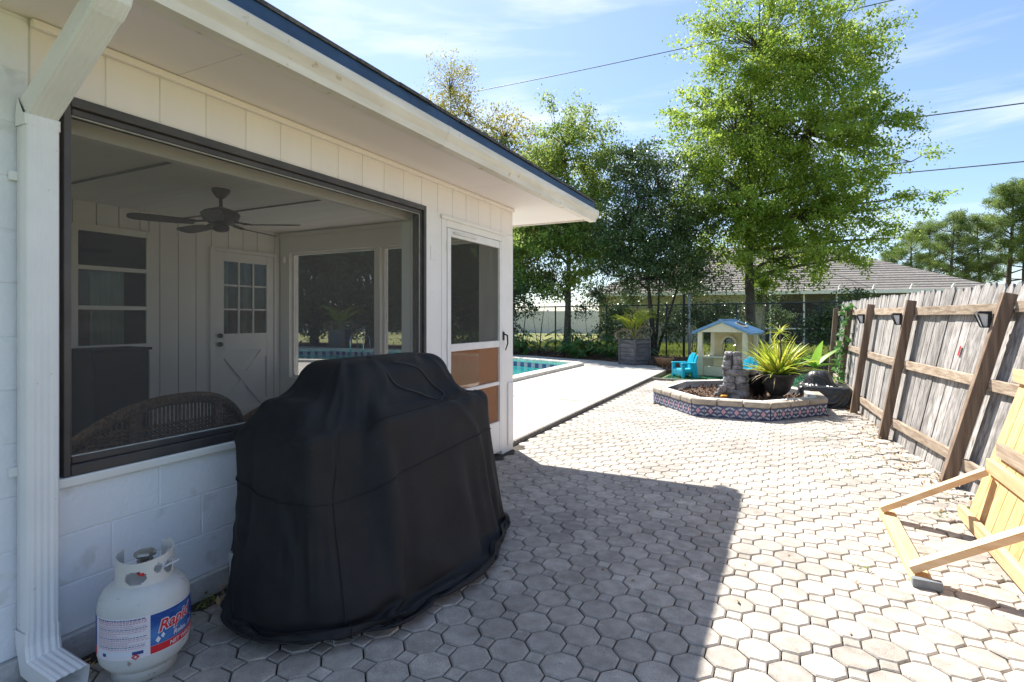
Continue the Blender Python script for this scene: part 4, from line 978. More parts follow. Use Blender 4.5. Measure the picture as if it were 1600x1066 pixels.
V, F = leaves(P, .05, g, .5, 1.0); tag(np_mesh('bark_mulch', V, F, chip_m), 'reddish brown bark mulch filling the tiled planter bed', 'mulch', kind='stuff')
# faux stone pillar
pil = thing('stone_pillar', 'stacked grey faux stone pillar rising from the planter bed', 'pillar', (-.71, 9.12, .13))
def rock(name, par, cx, cy, z0, wx, wy, h, seed):
    r_ = random.Random(seed); m = bmesh.new(); bmesh.ops.create_cube(m, size=1); bmesh.ops.subdivide_edges(m, edges=m.edges, cuts=3, use_grid_fill=True)
    for v in m.verts:
        c = v.co; d = 1 - .16 * (max(abs(c.x), .3) - .3) / .2 * (max(abs(c.y), .3) - .3) / .2 - .12 * max(0, abs(c.z) - .25) / .25 * max(abs(c.x), abs(c.y)) * 2
        v.co = Vector((c.x * d * wx, c.y * d * wy, c.z * h)) * (1 + r_.uniform(-.09, .09)); 
    me = bpy.data.meshes.new(name); m.to_mesh(me); m.free(); me.materials.append(stone_m)
    o = bpy.data.objects.new(name, me); COL.objects.link(o); o.parent = par; o.location = (cx, cy, z0 + h / 2); o.rotation_euler = (0, 0, r_.uniform(-.2, .2)); ORG[o.name] = Vector((0, 0, 0)); return o
z = -.02; k = 0
for h, wx in ((.16, .36), (.10, .37), (.11, .34), (.10, .36), (.07, .29), (.07, .27), (.07, .25), (.06, .23)):
    parts = 1 if k in (0, 3) else 2
    sh = -.05 if k > 3 else 0
    for q_ in range(parts): rock('stone', pil, sh + (0 if parts == 1 else (-.25 + .5 * q_) * wx), 0, z, wx / parts * 1.03, .30 - .012 * k, h * 1.05, 40 + k * 3 + q_)
    z += h; k += 1
for i, (dx, h0, h) in enumerate(((-.19, -.02, .07), (-.24, .04, .05), (-.19, .085, .07), (-.17, .15, .05))): rock('stone', pil, dx, -.08, h0, .13, .14, h, 90 + i)
tag(MB().lathe([(0, 0), (.045, 0), (.05, .01), (.05, .045), (.042, .05), (0, .05)], 16, (-.86, 8.86, .155)).build('amber_jar', amber_m, smooth=True), 'small amber jar on the mulch below the stone pillar', 'jar')
# urn with its plant, and the smooth black pot leaning beside it
urn = thing('scalloped_urn', 'black fluted urn full of yellow green blade leaves in the bed', 'urn', (-.13, 9.18, .14))
MB().lathe([(.0, 0), (.13, 0), (.135, .03), (.09, .05), (.075, .07), (.115, .09), (.16, .14), (.20, .24), (.235, .35), (.285, .372), (.292, .40), (.262, .402), (.23, .36), (0, .35)], 72, flute=.018, fk=24).build('bowl', urn_m, urn, local=True, smooth=True)
def blade(m, base, az, el0, ln, wd, droop, n=7, fold=.25, twist=0):
    d = Vector((math.cos(az), math.sin(az), 0)); sd = Vector((-math.sin(az), math.cos(az), 0)); p = Vector(base); el = el0; k0 = len(m.v)
    for i in range(n + 1):
        t = i / n; wv = wd * (1 - t ** 2.2) * (.55 + .45 * min(1, t * 4)) + .001; up = Vector((-math.sin(el) * d.x, -math.sin(el) * d.y, math.cos(el)))
        m.v += [tuple(p - sd * wv / 2 + up * wv * fold), tuple(p), tuple(p + sd * wv / 2 + up * wv * fold)]
        p = p + (d * math.cos(el) + Vector((0, 0, 1)) * math.sin(el)) * (ln / n); el -= droop / n
    for i in range(n):
        for q_ in (0, 1): a = k0 + i * 3 + q_; m.f.append((a, a + 1, a + 4, a + 3))
m = MB()
for i in range(150):
    az = rng.uniform(0, 2 * math.pi); el = R(rng.uniform(22, 88)); ln = rng.uniform(.36, .72)
    blade(m, (.10 * math.cos(az) * rng.random(), .10 * math.sin(az) * rng.random(), .36), az, el, ln, rng.uniform(.035, .07), R(rng.uniform(0, 55)))
m.build('foliage', agave_l, urn, local=True, smooth=True)
m = MB()
for i in range(26): az = rng.uniform(0, 6.28); blade(m, (.16 * math.cos(az), .16 * math.sin(az), .37), az, R(rng.uniform(-5, 45)), rng.uniform(.3, .5), .02, R(rng.uniform(30, 80)))
m.build('dry_blades', deadp_l, urn, local=True, smooth=True)
m = MB(); m.tube([(0.02, .02, .36), (.05, .05, .7), (.03, .07, 1.0)], [.016, .013, .011], 8); st = m.build('stem', bark_m, urn, local=True, smooth=True)
m = MB()
for tier, (z, n_, ln) in enumerate(((1.0, 26, .24), (.86, 18, .22))):
    for i in range(n_): blade(m, (.03, .07, z), rng.uniform(0, 6.28), R(rng.uniform(-20, 75)), ln * rng.uniform(.8, 1.1), .014, R(50))
m.build('spiky_top', agave_l, urn, local=True, smooth=True)
pot = MB().lathe([(0, 0), (.11, 0), (.16, .12), (.20, .30), (.215, .40), (.2, .40), (.185, .3), (0, .28)], 40).build('smooth_pot', pot_m, smooth=True)
pot.location = (-.40, 9.42, .15); pot.rotation_euler = (R(8), R(-10), 0); tag(pot, 'smooth black plastic pot leaning between pillar and fluted urn', 'pot')
# banana plant
ban = thing('banana_plant', 'young banana plant with broad bright green leaves by the fence', 'plant', (.48, 12.0, 0))
MB().tube([(0, 0, -.02), (.01, 0, .2), (0, .01, .42)], [.05, .04, .025], 10).build('stem', banana_l, ban, local=True, smooth=True)
ban.scale = (1.1,) * 3
for az, el, ln, dr in ((2.9, 62, .62, 30), (.6, 42, .72, 22), (.2, 18, .55, 30), (3.6, 25, .5, 50), (-1.2, 70, .58, 25), (-2.3, 45, .45, 50)):
    m = MB(); blade(m, (0, 0, .38), az, R(el), ln, .17, R(dr), 10, .18); m.build('leaf', banana_l, ban, local=True, smooth=True)
# small covered grill by the fence
BG = (.50, 9.95)
bag = thing('small_covered_grill', 'low grill wrapped in a shiny black plastic cover against the fence', 'grill', (BG[0], BG[1], 0))
kb = [(.02, .03, -.10, 0, .60), (.16, .16, -.08, 0, .52), (.32, .30, .0, 0, .40), (.40, .36, .0, 0, .26), (.42, .38, .0, 0, .02)]
BXs, BF = cloth_cover(BG[0], BG[1], kb, [(BG[0] + .02, BG[1], .15, .37, .32, .17, .06), (BG[0] - .05, BG[1], .34, .20, .18, .21, .17)], 130, 50, 90, 1.06, 11, None, .01, True, .0002)
BXs = creases(BXs, 14, 12, .008)
bo = np_mesh('cover', BXs.reshape(-1, 3) - np.array([BG[0], BG[1], 0]), BF, bag_m, bag); finish_cloth(bo)
# artificial turf
turf = tag(MB().prism([(-2.55, 12.3), (.72, 10.9), (.74, 15.3), (-2.5, 15.3)], -.06, .008).build('artificial_turf', turf_m), kind='structure')
n = 26000; P = np.c_[g.uniform(-2.5, .72, n), g.uniform(10.9, 15.3, n), np.full(n, .006)]; P = P[in_poly(P, [(-2.55, 12.3), (.72, 10.9), (.74, 15.3), (-2.5, 15.3)])]; n = len(P)
a = g.normal(size=(n, 3)) * .3; a[:, 2] = 1; wv = g.normal(size=(n, 3)); wv[:, 2] = 0; V = np.stack([P - wv * .004, P + wv * .004, P + a * .025], 1).reshape(-1, 3)
np_mesh('turf_pile', V, np.arange(3 * n).reshape(n, 3), turf_m, turf, kind='stuff')
MB().bar((-2.68, 12.25, .01), (-1.85, 12.22, .01), .07, .07).build('edging', edge_m, turf)
# ------------------------------------------------------------------ playhouse
ph = thing('playhouse', 'cream plastic toddler playhouse with blue ribbed gable roof', 'playhouse', (-1.35, 13.55, 0), R(-8))
def L_(name, mat, *b, bevel=.015, parent=ph): return box(name, mat, parent, *b, bevel=bevel, local=True)
for x, y in ((-.5, 0), (.5, 0), (-.5, 1.15), (.5, 1.15)): L_('corner_post', play_cream, x - .055, x + .055, y - .055, y + .055, 0, 1.06)
for x, y in ((-.5, 0), (.5, 0)): L_('post_foot', play_cream, x - .07, x + .07, y - .07, y + .07, 0, .5)
L_('front_wall', play_cream, -.43, .1, -.03, .03, 0, .24); fw = L_('side_wall', play_cream, -.53, -.47, .06, 1.09, 0, .46)
L_('counter', play_cream, -.43, .25, -.1, .18, .44, .48); L_('counter_front', play_tan, -.2, .05, -.035, .035, .24, .44)
for k in range(3): L_('bottle_slot', play_cream, -.36 + k * .07, -.33 + k * .07, -.02, .0, .48, .58, bevel=.006)
# back wall with arched window
m = MB(); N = 14; ox, w_, zs = -.1, .17, .72
arc = [(ox + w_ * math.cos(math.pi * i / N), zs + w_ * 1.15 * math.sin(math.pi * i / N)) for i in range(N + 1)]
outl = [(.45, 0), (.45, 1.04)] + [(-.45, 1.04), (-.45, 0)]
def wall_arch(m, y0, y1):
    for yy, flip in ((y0, 0), (y1, 1)):
        for i in range(N):
            (xa, za), (xb, zb) = arc[i], arc[i + 1]; f = [(xa, yy, za), (xb, yy, zb), (xb, yy, 1.04), (xa, yy, 1.04)]; m.add(f, [(0, 1, 2, 3)])
        for x0, x1, z0, z1 in ((ox + w_, .45, 0, 1.04), (-.45, ox - w_, 0, 1.04), (ox - w_, ox + w_, 0, .46)): m.add([(x0, yy, z0), (x1, yy, z0), (x1, yy, z1), (x0, yy, z1)], [(0, 1, 2, 3)])
    for i in range(N): (xa, za), (xb, zb) = arc[i], arc[i + 1]; m.add([(xa, y0, za), (xb, y0, zb), (xb, y1, zb), (xa, y1, za)], [(0, 1, 2, 3)])
    for x in (ox - w_, ox + w_): m.add([(x, y0, .46), (x, y1, .46), (x, y1, zs), (x, y0, zs)], [(0, 1, 2, 3)])
wall_arch(m, 1.08, 1.2); m.build('arched_wall', play_tan, ph, local=True)
m = MB()
for i in range(N):
    (xa, za), (xb, zb) = arc[i], arc[i + 1]; m.bar((xa, 1.06, za), (xb, 1.06, zb), .05, .05, up=(0, 1, 0))
m.build('arch_trim', play_cream, ph, local=True)
ew, zr, ze = .66, 1.32, 1.04
rf = MB()
for sgn in (-1, 1):
    v = [(0, -.17, zr), (sgn * ew, -.17, ze), (sgn * ew, 1.35, ze), (0, 1.35, zr)]; v += [(x, y, z - .045) for x, y, z in v]
    rf.add(v, [(0, 1, 2, 3), (7, 6, 5, 4), (0, 1, 5, 4), (1, 2, 6, 5), (2, 3, 7, 6)])
ro = rf.build('roof', play_blue, ph, local=True)
for sgn in (-1, 1):
    for k in range(9):
        y = -.15 + k * .18; MB().bar((sgn * .02, y, zr + .003), (sgn * (ew - .01), y, ze + .011), .05, .022).build('rib', play_blue, ro, local=True)
MB().add([(0, -.10, zr - .05), (-.5, -.10, ze + .01), (.5, -.10, ze + .01), (0, -.06, zr - .05), (-.5, -.06, ze + .01), (.5, -.06, ze + .01)], [(0, 1, 2), (5, 4, 3), (0, 3, 4, 1), (1, 4, 5, 2), (2, 5, 3, 0)]).build('gable', play_cream, ph, local=True)
MB().bar((0, -.18, zr + .01), (0, 1.36, zr + .01), .08, .05).build('ridge_cap', play_blue, ro, local=True)
sk = MB().bar((.22, .45, zr - .062), (.42, .45, zr - .147), .42, .03).build('skylight', play_cream, ro, local=True)
MB().bar((.25, .45, zr - .05), (.39, .45, zr - .109), .32, .02).build('skylight_pane', pot_m, ro, local=True)
# toy adirondack chairs
def toy_chair(label, loc, rz):
    t = thing('toy_chair', label, 'toy chair', loc, rz, 'turquoise toy chairs on the turf')
    B = lambda n, *b, bevel=.012: box(n, teal_m, t, *b, bevel=bevel, local=True)
    B('seat', -.17, .17, -.2, .12, .17, .205)
    for k in range(4):
        x = -.165 + k * .084; h = (.5, .55, .55, .5)[k]
        v = [(x, .1, .18), (x + .078, .1, .18), (x + .078, .22, h - .015 * (k == 3)), (x + .04, .225, h + .012), (x, .22, h - .015 * (k == 0))]; v += [(a, b + .03, c - .005) for a, b, c in v]
        MB().add(v, [(0, 1, 2, 3, 4), (9, 8, 7, 6, 5)] + [(i, 5 + i, 5 + (i + 1) % 5, (i + 1) % 5) for i in range(5)]).build('back_slat', teal_m, t, local=True, bevel=.006)
    for sx in (-1, 1):
        x = sx * .2; B('arm', x - .045, x + .045, -.22, .16, .315, .345); B('leg', x - .03, x + .03, -.21, -.14, 0, .314)
        MB().add([(x - .03, .08, 0), (x + .03, .08, 0), (x + .03, .2, 0), (x - .03, .2, 0), (x - .03, .0, .314), (x + .03, .0, .314), (x + .03, .16, .314), (x - .03, .16, .314)], [(3, 2, 1, 0), (4, 5, 6, 7), (0, 1, 5, 4), (1, 2, 6, 5), (2, 3, 7, 6), (3, 0, 4, 7)]).build('leg', teal_m, t, local=True)
        B('side_panel', x - .02, x + .02, -.14, .06, .12, .2)
    B('apron', -.17, .17, -.21, -.17, .05, .18)
toy_chair('turquoise plastic toy armchair left of the playhouse on green turf', (-2.12, 13.1, .01), R(-48))
toy_chair('turquoise plastic toy chair half hidden behind the stone pillar', (-.78, 12.2, .01), R(-30))
# ------------------------------------------------------------------ potted palms
def palm(name, label, loc, rz, sc=1):
    t = thing(name, label, 'potted palm', loc, rz, 'palms in slatted planter boxes'); t.scale = (sc,) * 3
    h = .30
    for sx, sy in ((-1, -1), (1, -1), (1, 1), (-1, 1)): box('corner_post', boxw_m, t, sx * h - .03, sx * h + .03, sy * h - .03, sy * h + .03, 0, .74, bevel=.004, local=True)
    for k in range(6):
        z0 = .02 + k * .118
        for s in (-1, 1):
            box('slat', boxw_m, t, -h + .031, h - .031, s * h - .012, s * h + .012, z0, z0 + .11, bevel=.004, local=True); box('slat', boxw_m, t, s * h - .012, s * h + .012, -h + .031, h - .031, z0, z0 + .11, bevel=.004, local=True)
    box('soil', mulch_m, t, -h + .012, h - .012, -h + .012, h - .012, .05, .66, local=True)
    r_ = random.Random(hash(label) % 1 + 5)
    def frond(m, az, el, ln, dr, lf):
        d = Vector((math.cos(az), math.sin(az), 0)); sd = Vector((-d.y, d.x, 0)); p = Vector((0, 0, .66)); pts = [p.copy()]; n_ = 22; e = el
        for i in range(n_):
            p = p + (d * math.cos(e) + Vector((0, 0, 1)) * math.sin(e)) * (ln / n_); e -= dr / n_ * (i / n_ * 2); pts.append(p.copy())
            if i > 6:
                for s in (-1, 1):
                    q_ = p + (sd * s * .7 + d * .55 * math.cos(e) + Vector((0, 0, .25 + .5 * math.sin(e) - .3 * r_.random()))).normalized() * lf * (1 - (i / n_ - .45) ** 2 * 1.8)
                    w_ = d * .014; mid = p.lerp(q_, .5) + Vector((0, 0, .015)); m.add([p, mid + w_, q_, mid - w_], [(0, 1, 2, 3)])
        m.tube(pts, [.014 - .011 * i / n_ for i in range(n_ + 1)], 4)
    for i in range(11):
        m = MB(); frond(m, i * 2.4 + r_.uniform(-.3, .3), R(r_.uniform(58, 86)), r_.uniform(1.0, 1.45), R(r_.uniform(50, 110)), .34); m.build('frond', palm_l, t, local=True)
    for i in range(7):
        m = MB(); frond(m, i * .9 + r_.uniform(-.3, .3), R(r_.uniform(60, 80)), r_.uniform(.8, 1.0), R(r_.uniform(190, 250)), .25); m.build('dead_frond', deadp_l, t, local=True)
palm('potted_palm', 'yellow green palm with dry lower fronds in dark planter box on deck', (-3.98, 15.8, .03), R(62))
palm('potted_palm', 'shaded palm in planter box seen through the porch screens', (-17.6, 18.0, .03), R(20), 1.15)
tp = thing('terracotta_pot', 'low terracotta bowl pot between planter box and toy chair', 'pot', (-3.15, 15.9, 0))
MB().lathe([(0, 0), (.17, 0), (.26, .2), (.275, .25), (.25, .25), (.24, .21), (0, .2)], 32).build('bowl', terra_m, tp, local=True, smooth=True)
m = MB()
for i in range(30): az = rng.uniform(0, 6.28); blade(m, (.15 * math.cos(az), .15 * math.sin(az), .2), az, R(rng.uniform(10, 60)), .16, .03, R(50), 4)
m.build('foliage', dark_l, tp, local=True)

# ================================================================== TREES AND SHRUBS
RV = Vector((.892, .451, 0)); DV = Vector((-.451, .892, 0))
def tree_parts(t, lobes, clumps, per, sig, lsize, lmat, bmat, trunk_r, fork, seed, stems=((0, 0),), twig=.011, droop=.0, aspect=.55):
    """lobes: (u, w, z, ru, rw, rz, density) in metres round the trunk foot; limbs run to the lobes, twigs to the leaf clumps"""
    g = np.random.default_rng(seed); r_ = random.Random(seed); wood = MB(); allp = []; nodes = []
    top = max(l[2] for l in lobes)
    for si, (su, sw_) in enumerate(stems):
        lean = r_.uniform(-.15, .15); pts = []; K = 10; tt = top * (.86 if si == 0 else .7)
        for i in range(K + 1):
            f = i / K; pts.append(RV * (su * f + lean * math.sin(f * 3) * .6) + DV * (sw_ * f) + Vector((0, 0, tt * f - .05)))
        rr = [trunk_r * (1 - .85 * (i / K) ** .8) * (1.35 if i == 0 else 1) * (1 if si == 0 else .6) for i in range(K + 1)]
        wood.tube(pts, rr, 9); nodes += [(p, q_) for p, q_ in zip(pts, rr)]
    base_nodes = [(p, q_) for p, q_ in nodes if p.z > fork]
    W = np.array([l[3] * l[4] * l[5] * l[6] for l in lobes]); W = W / W.sum()
    for li, l in enumerate(lobes):
        c = RV * l[0] + DV * l[1] + Vector((0, 0, l[2]))
        st_, sr = min(base_nodes, key=lambda q_: (q_[0] - c).length + max(0, q_[0].z - c.z + .5) * 2.5)
        limb = []; K = 7; mid = st_.lerp(c, .5) + Vector((r_.uniform(-.3, .3), r_.uniform(-.3, .3), r_.uniform(.1, .5)))
        for i in range(K + 1):
            f = i / K; limb.append(st_ * (1 - f) ** 2 + mid * 2 * f * (1 - f) + c * f * f)
        r0 = min(sr * .75, trunk_r * .5); wood.tube(limb, [r0 * (1 - .8 * i / K) for i in range(K + 1)], 6)
        nc = max(3, int(clumps * W[li]))
        for k in range(nc):
            d = g.normal(size=3); d /= np.linalg.norm(d); rad = g.random() ** .38
            cp = c + RV * float(d[0] * rad * l[3]) + DV * float(d[1] * rad * l[4]) + Vector((0, 0, float(d[2] * rad * l[5])))
            sp = min(limb[2:], key=lambda q_: (q_ - cp).length)
            m_ = sp.lerp(cp, .55) + Vector((g.normal() * .12, g.normal() * .12, .12)); wood.tube([sp, m_, cp], [twig * 1.8, twig, twig * .4], 4, cap=False)
            # leaves along the outer half of the twig and in a loose spray round its end
            nl = int(per * g.uniform(.5, 1.5)); ax = np.array(cp - m_); s_ = sig * g.uniform(.6, 1.35)
            tpar = g.uniform(-.6, .9, nl)[:, None]; pp_ = np.array(cp) + ax * tpar * .8 + g.normal(size=(nl, 3)) * s_ * np.array([1, 1, .62]); pp_[:, 2] -= droop * np.abs(g.normal(size=nl))
            allp.append(pp_)
    P = np.vstack(allp); P = P[P[:, 2] > .25]; V, F = leaves(P, lsize, g, aspect)
    np_mesh('crown', V, F, lmat, t)
    wood.build('trunk', bmat, t, local=True, smooth=True)
def tree(name, label, loc, *a, group=None, **k):
    t = thing(name, label, 'tree', loc, 0, group); tree_parts(t, *a, **k); return t
tree('oak_tree', 'tall spreading oak with bright yellow green spring leaves behind the playhouse', (-1.2, 21.8, -.08),
     [(.3, 0, 11.4, 2.4, 2.3, 2.6, 1), (2.7, 0, 11.3, 2.1, 2.2, 2.4, .9), (-.6, 0, 8.2, 2.4, 2.3, 2.2, 1.1), (2, 0, 8.2, 2.8, 2.6, 2.5, 1.1), (4.3, 0, 8.4, 1.4, 1.8, 2.0, .55), (-.7, 0, 5.4, 2.2, 2.2, 1.9, 1.1),
      (1.8, 0, 5.2, 2.8, 2.6, 2, 1.1), (4.3, 0, 5.4, 1.6, 1.8, 1.4, .5), (.6, -.5, 3.5, 2.2, 2, 1.0, .9), (3.2, 0, 3.6, 1.7, 1.6, .8, .6), (5.9, 0, 7.2, 1.0, 1, .6, .6), (5.8, 0, 5.9, 1.1, .8, .4, .6), (5.3, 0, 4.4, 1.0, .9, .4, .5), (-2.6, 0, 7.0, .9, 1, .9, .6), (-2.4, 0, 9.2, .8, 1, .8, .6)],
     900, 175, .17, .10, oak_l, bark_m, .23, 2.2, 21)
tree('elm_tree', 'slim light green tree with straight trunk behind the pool corner', (-7.8, 20.2, -.05),
     [(.1, 0, 8.3, 1.5, 1.5, 1.9, .7), (-1.1, 0, 7.0, 1.3, 1.4, 1.6, .7), (1.4, 0, 7.4, 1.2, 1.3, 1.7, .7), (0, 0, 5.4, 2.0, 1.8, 1.5, 1.2), (-1.6, 0, 4.2, 1.6, 1.6, 1.3, 1.3), (1.3, 0, 4.2, 1.6, 1.5, 1.2, 1.3), (-.4, 0, 2.9, 1.6, 1.5, .7, 1)],
     560, 135, .17, .095, elm_l, bark_m, .17, 1.9, 22)
tree('holly_tree', 'dark glossy multi stemmed evergreen tree between the elm and oak', (-4.3, 20.0, -.05),
     [(-.9, 0, 7.2, 1.0, 1.1, 1.3, .8), (.1, 0, 6.0, 1.5, 1.4, 1.4, 1), (-1.0, 0, 4.8, 1.3, 1.4, 1.3, 1), (.9, 0, 4.4, 1.4, 1.4, 1.3, 1), (-.2, 0, 3.3, 1.8, 1.5, 1.0, 1.1), (1.5, 0, 3.0, 1.0, 1.2, .9, .8), (-1.7, 0, 3.0, .9, 1, .8, .6), (2.2, 0, 5.4, .9, 1, 1.0, .7)],
     560, 90, .19, .085, dark_l, bark2_m, .11, 1.2, 23, stems=((-.7, 0), (1.5, .2), (.3, .4)))
tree('yellow_tree', 'sparse yellow green tree rising highest over the house roof', (-16.6, 25.2, -.05),
     [(0, 0, 13.9, 1.3, 1.4, 2.3, 1), (-.9, 0, 12.4, 1.2, 1.3, 1.6, 1), (1.0, 0, 12.6, 1.1, 1.3, 1.5, 1), (0, 0, 10, 2, 2, 2, 1), (0, 0, 7, 2.5, 2.5, 2, 1)], 480, 60, .22, .10, yel_l, bark_m, .2, 4, 24)
tree('yellow_tree', 'yellow leaved tree just left of the slim light green tree', (-12.7, 25.0, -.05),
     [(-.3, 0, 10.6, 1.3, 1.4, 1.7, 1), (1.1, 0, 9.8, 1.2, 1.3, 1.5, 1), (-1.3, 0, 9.2, 1.2, 1.3, 1.4, 1), (.3, 0, 7.6, 2, 2, 1.8, 1), (0, 0, 5.6, 2.3, 2, 1.6, 1)], 420, 55, .25, .12, yel_l, bark_m, .18, 3.5, 25)
# shade trees beyond the far side of the pool, seen through the porch screens
sh = tree('shade_tree', 'dense dark tree right behind the pool ladder', (-15.5, 21.8, -.05),
     [(0, 0, 7.2, 1.9, 1.6, 1.6, 1), (-1.3, 0, 5.5, 1.8, 1.6, 1.6, 1), (1.4, 0, 5.5, 1.7, 1.6, 1.6, 1), (0, 0, 3.8, 2.3, 1.8, 1.4, 1), (-1.2, 0, 2.2, 1.6, 1.4, 1.0, 1), (1.2, 0, 2.1, 1.6, 1.4, 1.0, 1), (0, 0, 1.0, 2.0, 1.3, .7, .8)], 420, 70, .24, .13, dark_l, bark2_m, .14, .9, 26, stems=((0, 0), (.9, 0), (-.9, .2)))
sh['group'] = 'shade trees beyond the pool'
for x, y, rz, s, lb_ in ((-12.0, 21.6, 2.0, .95, 'dense dark tree left of the slim light tree, beyond the pool corner'), (-18.6, 21.4, 4.0, 1.08, 'dense dark tree behind the shaded potted palm'), (-22.0, 20.6, 1.0, 1.1, 'dense dark tree leftmost in the view through the porch screens'), (-26.0, 20.4, 3.1, 1.1, 'dense dark tree at the far left end of the pool bed'),
    (-13.6, 23.6, 5.0, 1.2, 'dark tree of the back row between ladder and slim tree'), (-17.2, 23.8, .6, 1.25, 'dark tree of the back row behind the pool ladder'), (-20.6, 23.2, 2.7, 1.25, 'dark tree of the back row behind the shaded palm'), (-24.2, 22.8, 4.4, 1.3, 'dark tree of the back row at the left'), (-29.5, 21.0, 5.2, 1.3, 'dark tree past the left end of the pool')):
    c = copy_tree(sh); c.location = (x, y, -.05); c.rotation_euler.z = rz; c.scale = (s,) * 3; c['label'] = lb_
# thin saplings along the bed
for i, (x, y, h) in enumerate(((-9.3, 19.2, 3.2), (-8.7, 19.6, 2.9), (-6.4, 19.4, 2.7), (-10.4, 19.4, 3.0))):
    t = tree('sapling', ('thin bent sapling in the bed left of the slim tree', 'thin twin sapling close beside the slim tree trunk', 'thin sapling right of the slim tree trunk', 'thin sapling nearest the porch corner')[i], (x, y, -.02),
         [(.1, 0, h - .4, .6, .6, .5, 1), (-.3, 0, h - 1.0, .5, .5, .4, .8)], 34, 30, .16, .085, dark_l, bark2_m, .035, .8, 50 + i, stems=((.25, 0), (-.3, .1)), group='thin saplings in the mulch bed')
# leafy bush masses near the gate
for i, (x, y, s) in enumerate(((-3.0, 20.2, 1.15), (-2.0, 20.6, 1.2), (1.2, 19.0, 1.1), (-5.4, 19.6, 1.1), (-6.0, 23.5, 1.9), (-3.6, 24.0, 2.0), (-1.0, 24.2, 1.7), (2.2, 23.0, 1.6))):
    t = thing('leafy_bush', ('dark leafy bush left of the fence gate post', 'dark leafy bush right of the fence gate post', 'dark leafy bush by the far end of the board fence', 'dark leafy bush behind the planter box palm', 'tall bush beyond the fence behind the planter palm', 'tall bush beyond the fence left of the oak', 'tall bush beyond the fence behind the playhouse', 'tall bush beyond the fence at the neighbour screen porch')[i], 'bush', (x, y, -.04), 0, 'dark bushes along the chain link fence')
    tree_parts(t, [(0, 0, 1.3 * s, .6, .6, .5, 1), (-.5 * s, 0, .9 * s, .5, .5, .5, 1), (.5 * s, 0, .8 * s, .5, .5, .5, 1)], 90, 34, .14, .085, dark_l, bark2_m, .025, .3, 70 + i, stems=((.2, 0), (-.2, 0)), twig=.007)
# philodendrons
def philo(seed):
    r_ = random.Random(seed); m = MB(); stm = MB()
    for i in range(34):
        az = r_.uniform(0, 6.28); el = R(r_.uniform(25, 80)); ln = r_.uniform(.55, 1.05); d = Vector((math.cos(az) * math.cos(el), math.sin(az) * math.cos(el), math.sin(el)))
        b0 = Vector((r_.uniform(-.1, .1), r_.uniform(-.1, .1), .05)); tip = b0 + d * ln + Vector((0, 0, -.1 * ln)); stm.tube([b0, b0 + d * ln * .6, tip], .009, 4, cap=False)
        ax = Vector((math.cos(az), math.sin(az), -.25 - .4 * r_.random())).normalized(); sd = ax.cross(Vector((0, 0, 1))).normalized(); L0 = r_.uniform(.34, .52)
        m.add([tip, tip + ax * L0 * .5 + sd * .04, tip + ax * L0, tip + ax * L0 * .5 - sd * .04], [(0, 1, 2, 3)])
        for k in range(7):
            f = .02 + k * .12
            for s in (-1, 1):
                o = tip + ax * L0 * f; lg = L0 * (.62 - .45 * f) * (1 if k else .8); dirv = (sd * s * (1 - .25 * f) + ax * (.35 + .6 * f) * (1 if k > 1 else -.5) + Vector((0, 0, -.12))).normalized(); wv = dirv.cross(Vector((0, 0, 1))).normalized() * .022
                m.add([o, o + dirv * lg * .6 + wv, o + dirv * lg, o + dirv * lg * .6 - wv], [(0, 1, 2, 3)])
    return m, stm
pspots = [(-10.6, 17.95, 1.15), (-9.6, 18.35, 1.1), (-8.9, 18.6, 1.0), (-11.6, 18.9, 1.2), (-7.0, 18.6, 1.15), (-6.2, 18.3, 1.05), (-5.3, 17.9, .95), (-6.6, 17.8, .8), (-4.9, 18.6, 1.0), (-9.4, 17.75, .7)]
plab = ['philodendron with fingered leaves at the porch corner end of the bed', 'second philodendron from the porch corner', 'philodendron just left of the slim tree trunk', 'tall philodendron at the back behind the porch corner', 'big philodendron right of the slim tree trunk',
        'philodendron between slim tree and planter box', 'philodendron close beside the planter box', 'low philodendron leaning over the deck edge', 'philodendron behind the planter box', 'small low philodendron at the deck edge by the pool']
protos = []
for i, (x, y, s) in enumerate(pspots):
    t = thing('philodendron', plab[i], 'shrub', (x, y, -.01), i * 1.9, 'philodendrons in the mulch bed'); t.scale = (s,) * 3
    if i < 3:
        m, stm = philo(100 + i); a = m.build('foliage', phil_l, t, local=True); b = stm.build('stems', phil_l, t, local=True); protos.append((a, b))
    else:
        for o in protos[i % 3]: c = o.copy(); COL.objects.link(c); c.parent = t
# ivy on the far fence posts
P = []
for i in range(700):
    y = g.uniform(10.6, 11.6); z = g.uniform(.3, 1.62); p = fp(y, z, -.05 + g.normal() * .03)
    if abs(y - 11.1) < .1 + .28 * g.random() ** 2: P.append(p)
V, F = leaves(np.array([tuple(p) for p in P]), .07, g, .8); tag(np_mesh('ivy', V, F, phil_l), 'green ivy climbing the far end of the board fence', 'ivy')

# ================================================================== BEYOND THE YARD
# chain link fence
cf = thing('chain_link_fence', 'dark chain link fence with top rail behind the pool bed', 'fence', (-5, 20.6, 0))
cl0 = Vector((-14, 22.4, 0)); cl1 = Vector((2.0, 18.6, 0)); cd = (cl1 - cl0).normalized(); cL = (cl1 - cl0).length; FH = 1.85
MB().tube([cl0 + Vector((0, 0, FH)), cl1 + Vector((0, 0, FH))], .024, 8).build('top_rail', link_m, cf, smooth=True)
k = 0; s = .6
while s < cL:
    p = cl0 + cd * s; MB().tube([p + Vector((0, 0, -.1)), p + Vector((0, 0, FH + .03))], .03, 8).build('post', link_m, cf, smooth=True); s += 2.45
for s in (11.05, 11.25): p = cl0 + cd * s; MB().tube([p + Vector((0, 0, -.1)), p + Vector((0, 0, FH + .35))], .045, 8).build('gate_post', (link_m, galv_m)[s > 11.1], cf, smooth=True)
